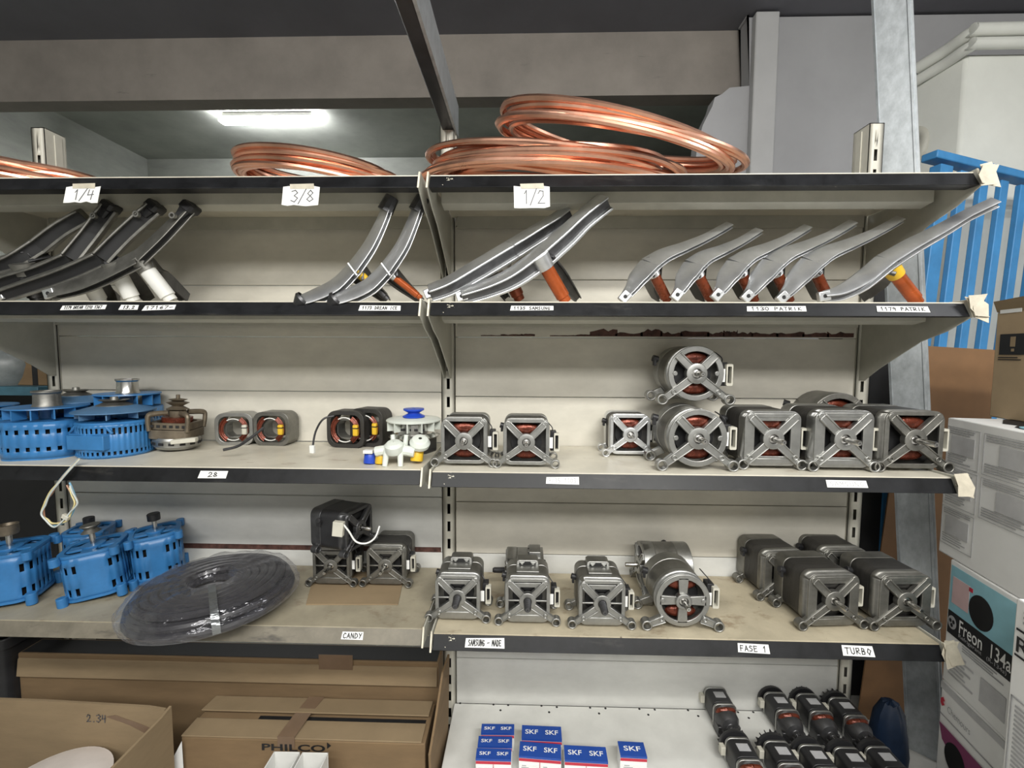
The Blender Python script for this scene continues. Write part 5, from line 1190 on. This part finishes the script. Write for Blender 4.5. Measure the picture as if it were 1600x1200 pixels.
# nearest white carton
q = atx(1588, 934, 1.165); c = Vector((q.x, q.y, 0)); h = q.z
r = carton_at('nearest white carton at the right edge, with bold letters and a framed text panel', c, .30, .30, h)
printed('RE', 'lettering', m_ink, r, O_+ux*.012+UZ*(h-.098), ux, UZ, .030, .052, .01)
for b_ in (h-.058, h-.108): on_face(r, .008, b_, .25, b_+.004, m_ink, 'print')
for (x0, y0, x1, y1) in ((.008, h-.19, .16, h-.187), (.008, h-.42, .011, h-.187), (.008, h-.42, .16, h-.417)): on_face(r, x0, y0, x1, y1, m_print, 'print')
lines(r, .018, .15, h-.20, h-.40, 22, m_print, 13); lines(r, .02, .06, h-.015, h-.045, 3, m_print, 14)
# white metal casing with rounded pipes at the upper right
yc = .70; e0 = at(1511, 70, yc); 
r = thing('metal_casing', 'white painted metal casing with two rounded pipes along its top, upper right corner', 'casing', (e0.x, yc, 0))
zt = at(1511, 84, yc).z; back = at(1421, 150, YW-.006)-e0; bx = back.x
foot = [(0, 0), (.9, 0), (.9, YW-.006-yc), (bx, YW-.006-yc), (bx*.5, (YW-yc)*.46)]
MB().loft([[Vector((a_, b_, z_)) for a_, b_ in foot] for z_ in (.0, zt-.0)]).build('casing_body', mat('casing_white', (.68, .69, .64), .38, 0, .05, 4), r, .012)
for k, (dz, off, rad) in enumerate(((.060, .012, .026), (.008, .0, .022))):
    P = smooth_path([Vector((bx-.008, YW-yc-.05, zt+dz-.03)), Vector((bx*.5, (YW-yc)*.44-.03, zt+dz-.012)), Vector((-.012, -.035, zt+dz)), Vector((.06, -.045, zt+dz+.004)), Vector((.9, -.045, zt+dz+.004))], 6)
    MB().tube(P, rad, 14).build('pipe', mat('casing_white', (.68, .69, .64)), r)
q = at(1437, 218, YW-.05); r = thing('pipe_elbow', 'grey pipe elbow beside the white casing behind the galvanized post', 'pipe', (q.x, YW-.01, 0))
MB().tube(smooth_path([Vector((.0, 0, q.z-.10)), Vector((0, -.05, q.z-.07)), Vector((.01, -.06, q.z)), Vector((.005, -.04, q.z+.035)), Vector((0, 0, q.z+.05))], 5), .024, 12).build('elbow', m_bracket, r)
q = at(1300, 268, -.12); r = thing('domed_cap', 'flat black domed cap lying near the right end of the top shelf', 'cap', (q.x, -.12, Z0))
MB().lathe([(.070, 0), (.072, .004), (.055, .012), (.02, .017), (.0001, .018)], n=32).build('shell', m_blackp, r)
# beyond the left upright
b0 = at(40, 604, .06); r = thing('blue_shelf', 'teal blue shelf board beyond the far left upright', 'shelf', (b0.x, .22, b0.z)); xr = at(78, 600, .06).x-.03
MB().box((xr-.45-b0.x, 0, -.014), (.9, .34, .028)).build('board', mat('teal_paint', (.05, .14, .19), .5, 0, .15), r, .002)
for sx in (-.8, -.06): MB().box((xr-b0.x+sx, .12, -b0.z/2-.014), (.04, .04, b0.z-.028)).build('leg', m_blackp, r)
q = at(58, 575, .14); r = thing('carton', 'small brown carton with a dark strap beyond the far left upright', 'carton', (q.x, .17, b0.z), 0, 'brown cartons')
MB().box((-.02, 0, .07), (.19, .13, .14)).build('carton_body', m_card, r, .003); MB().box((.030, -.0655, .07), (.018, .001, .14)).build('strap', m_dark, r)
q = at(8, 570, .10); r = thing('plastic_bag', 'grey plastic bag on the teal shelf at the left edge', 'bag', (q.x-.05, .13, b0.z)); L = []
for z_, s_ in ((0, .85), (.03, 1.05), (.07, 1.1), (.10, .95), (.125, .6), (.13, .1)):
    L.append([Vector((math.cos(2*PI*i/22)*.105*s_*(1+.05*math.sin(i*2.3+z_*40)), math.sin(2*PI*i/22)*.075*s_*(1+.06*math.cos(i*1.7+z_*30)), z_)) for i in range(22)])
MB().loft(L, True, True, True).build('sack', mat('bag_grey', (.20, .22, .22), .4, 0, .2), r)
zq = at(15, 1004, -.12).z; r = thing('dark_filler', 'black crate added for the dark floor area beyond the far left upright', 'filler', (-1.50, .10, 0))  # made-up black box that keeps the floor here dark
mb = MB(); mb.frame(rsq(.44, .42, .02, 3), rsq(.42, .40, .015, 3), H, 0, zq); mb.prism(rsq(.43, .41, .015, 3), H, 0, .01); mb.frame(rsq(.45, .43, .02, 3), rsq(.42, .40, .015, 3), H, zq-.03, zq); mb.build('filler_body', m_blackp, r, .001)
r = thing('dark_void_sheet', 'black sheet added for the dark void behind the motors beyond the far left upright', 'board', (-1.62, .42, 0)); MB().box((0, 0, .56), (.7, .01, 1.12)).build('board', m_dark, r)  # sheet added to blacken the dark void under the teal shelf
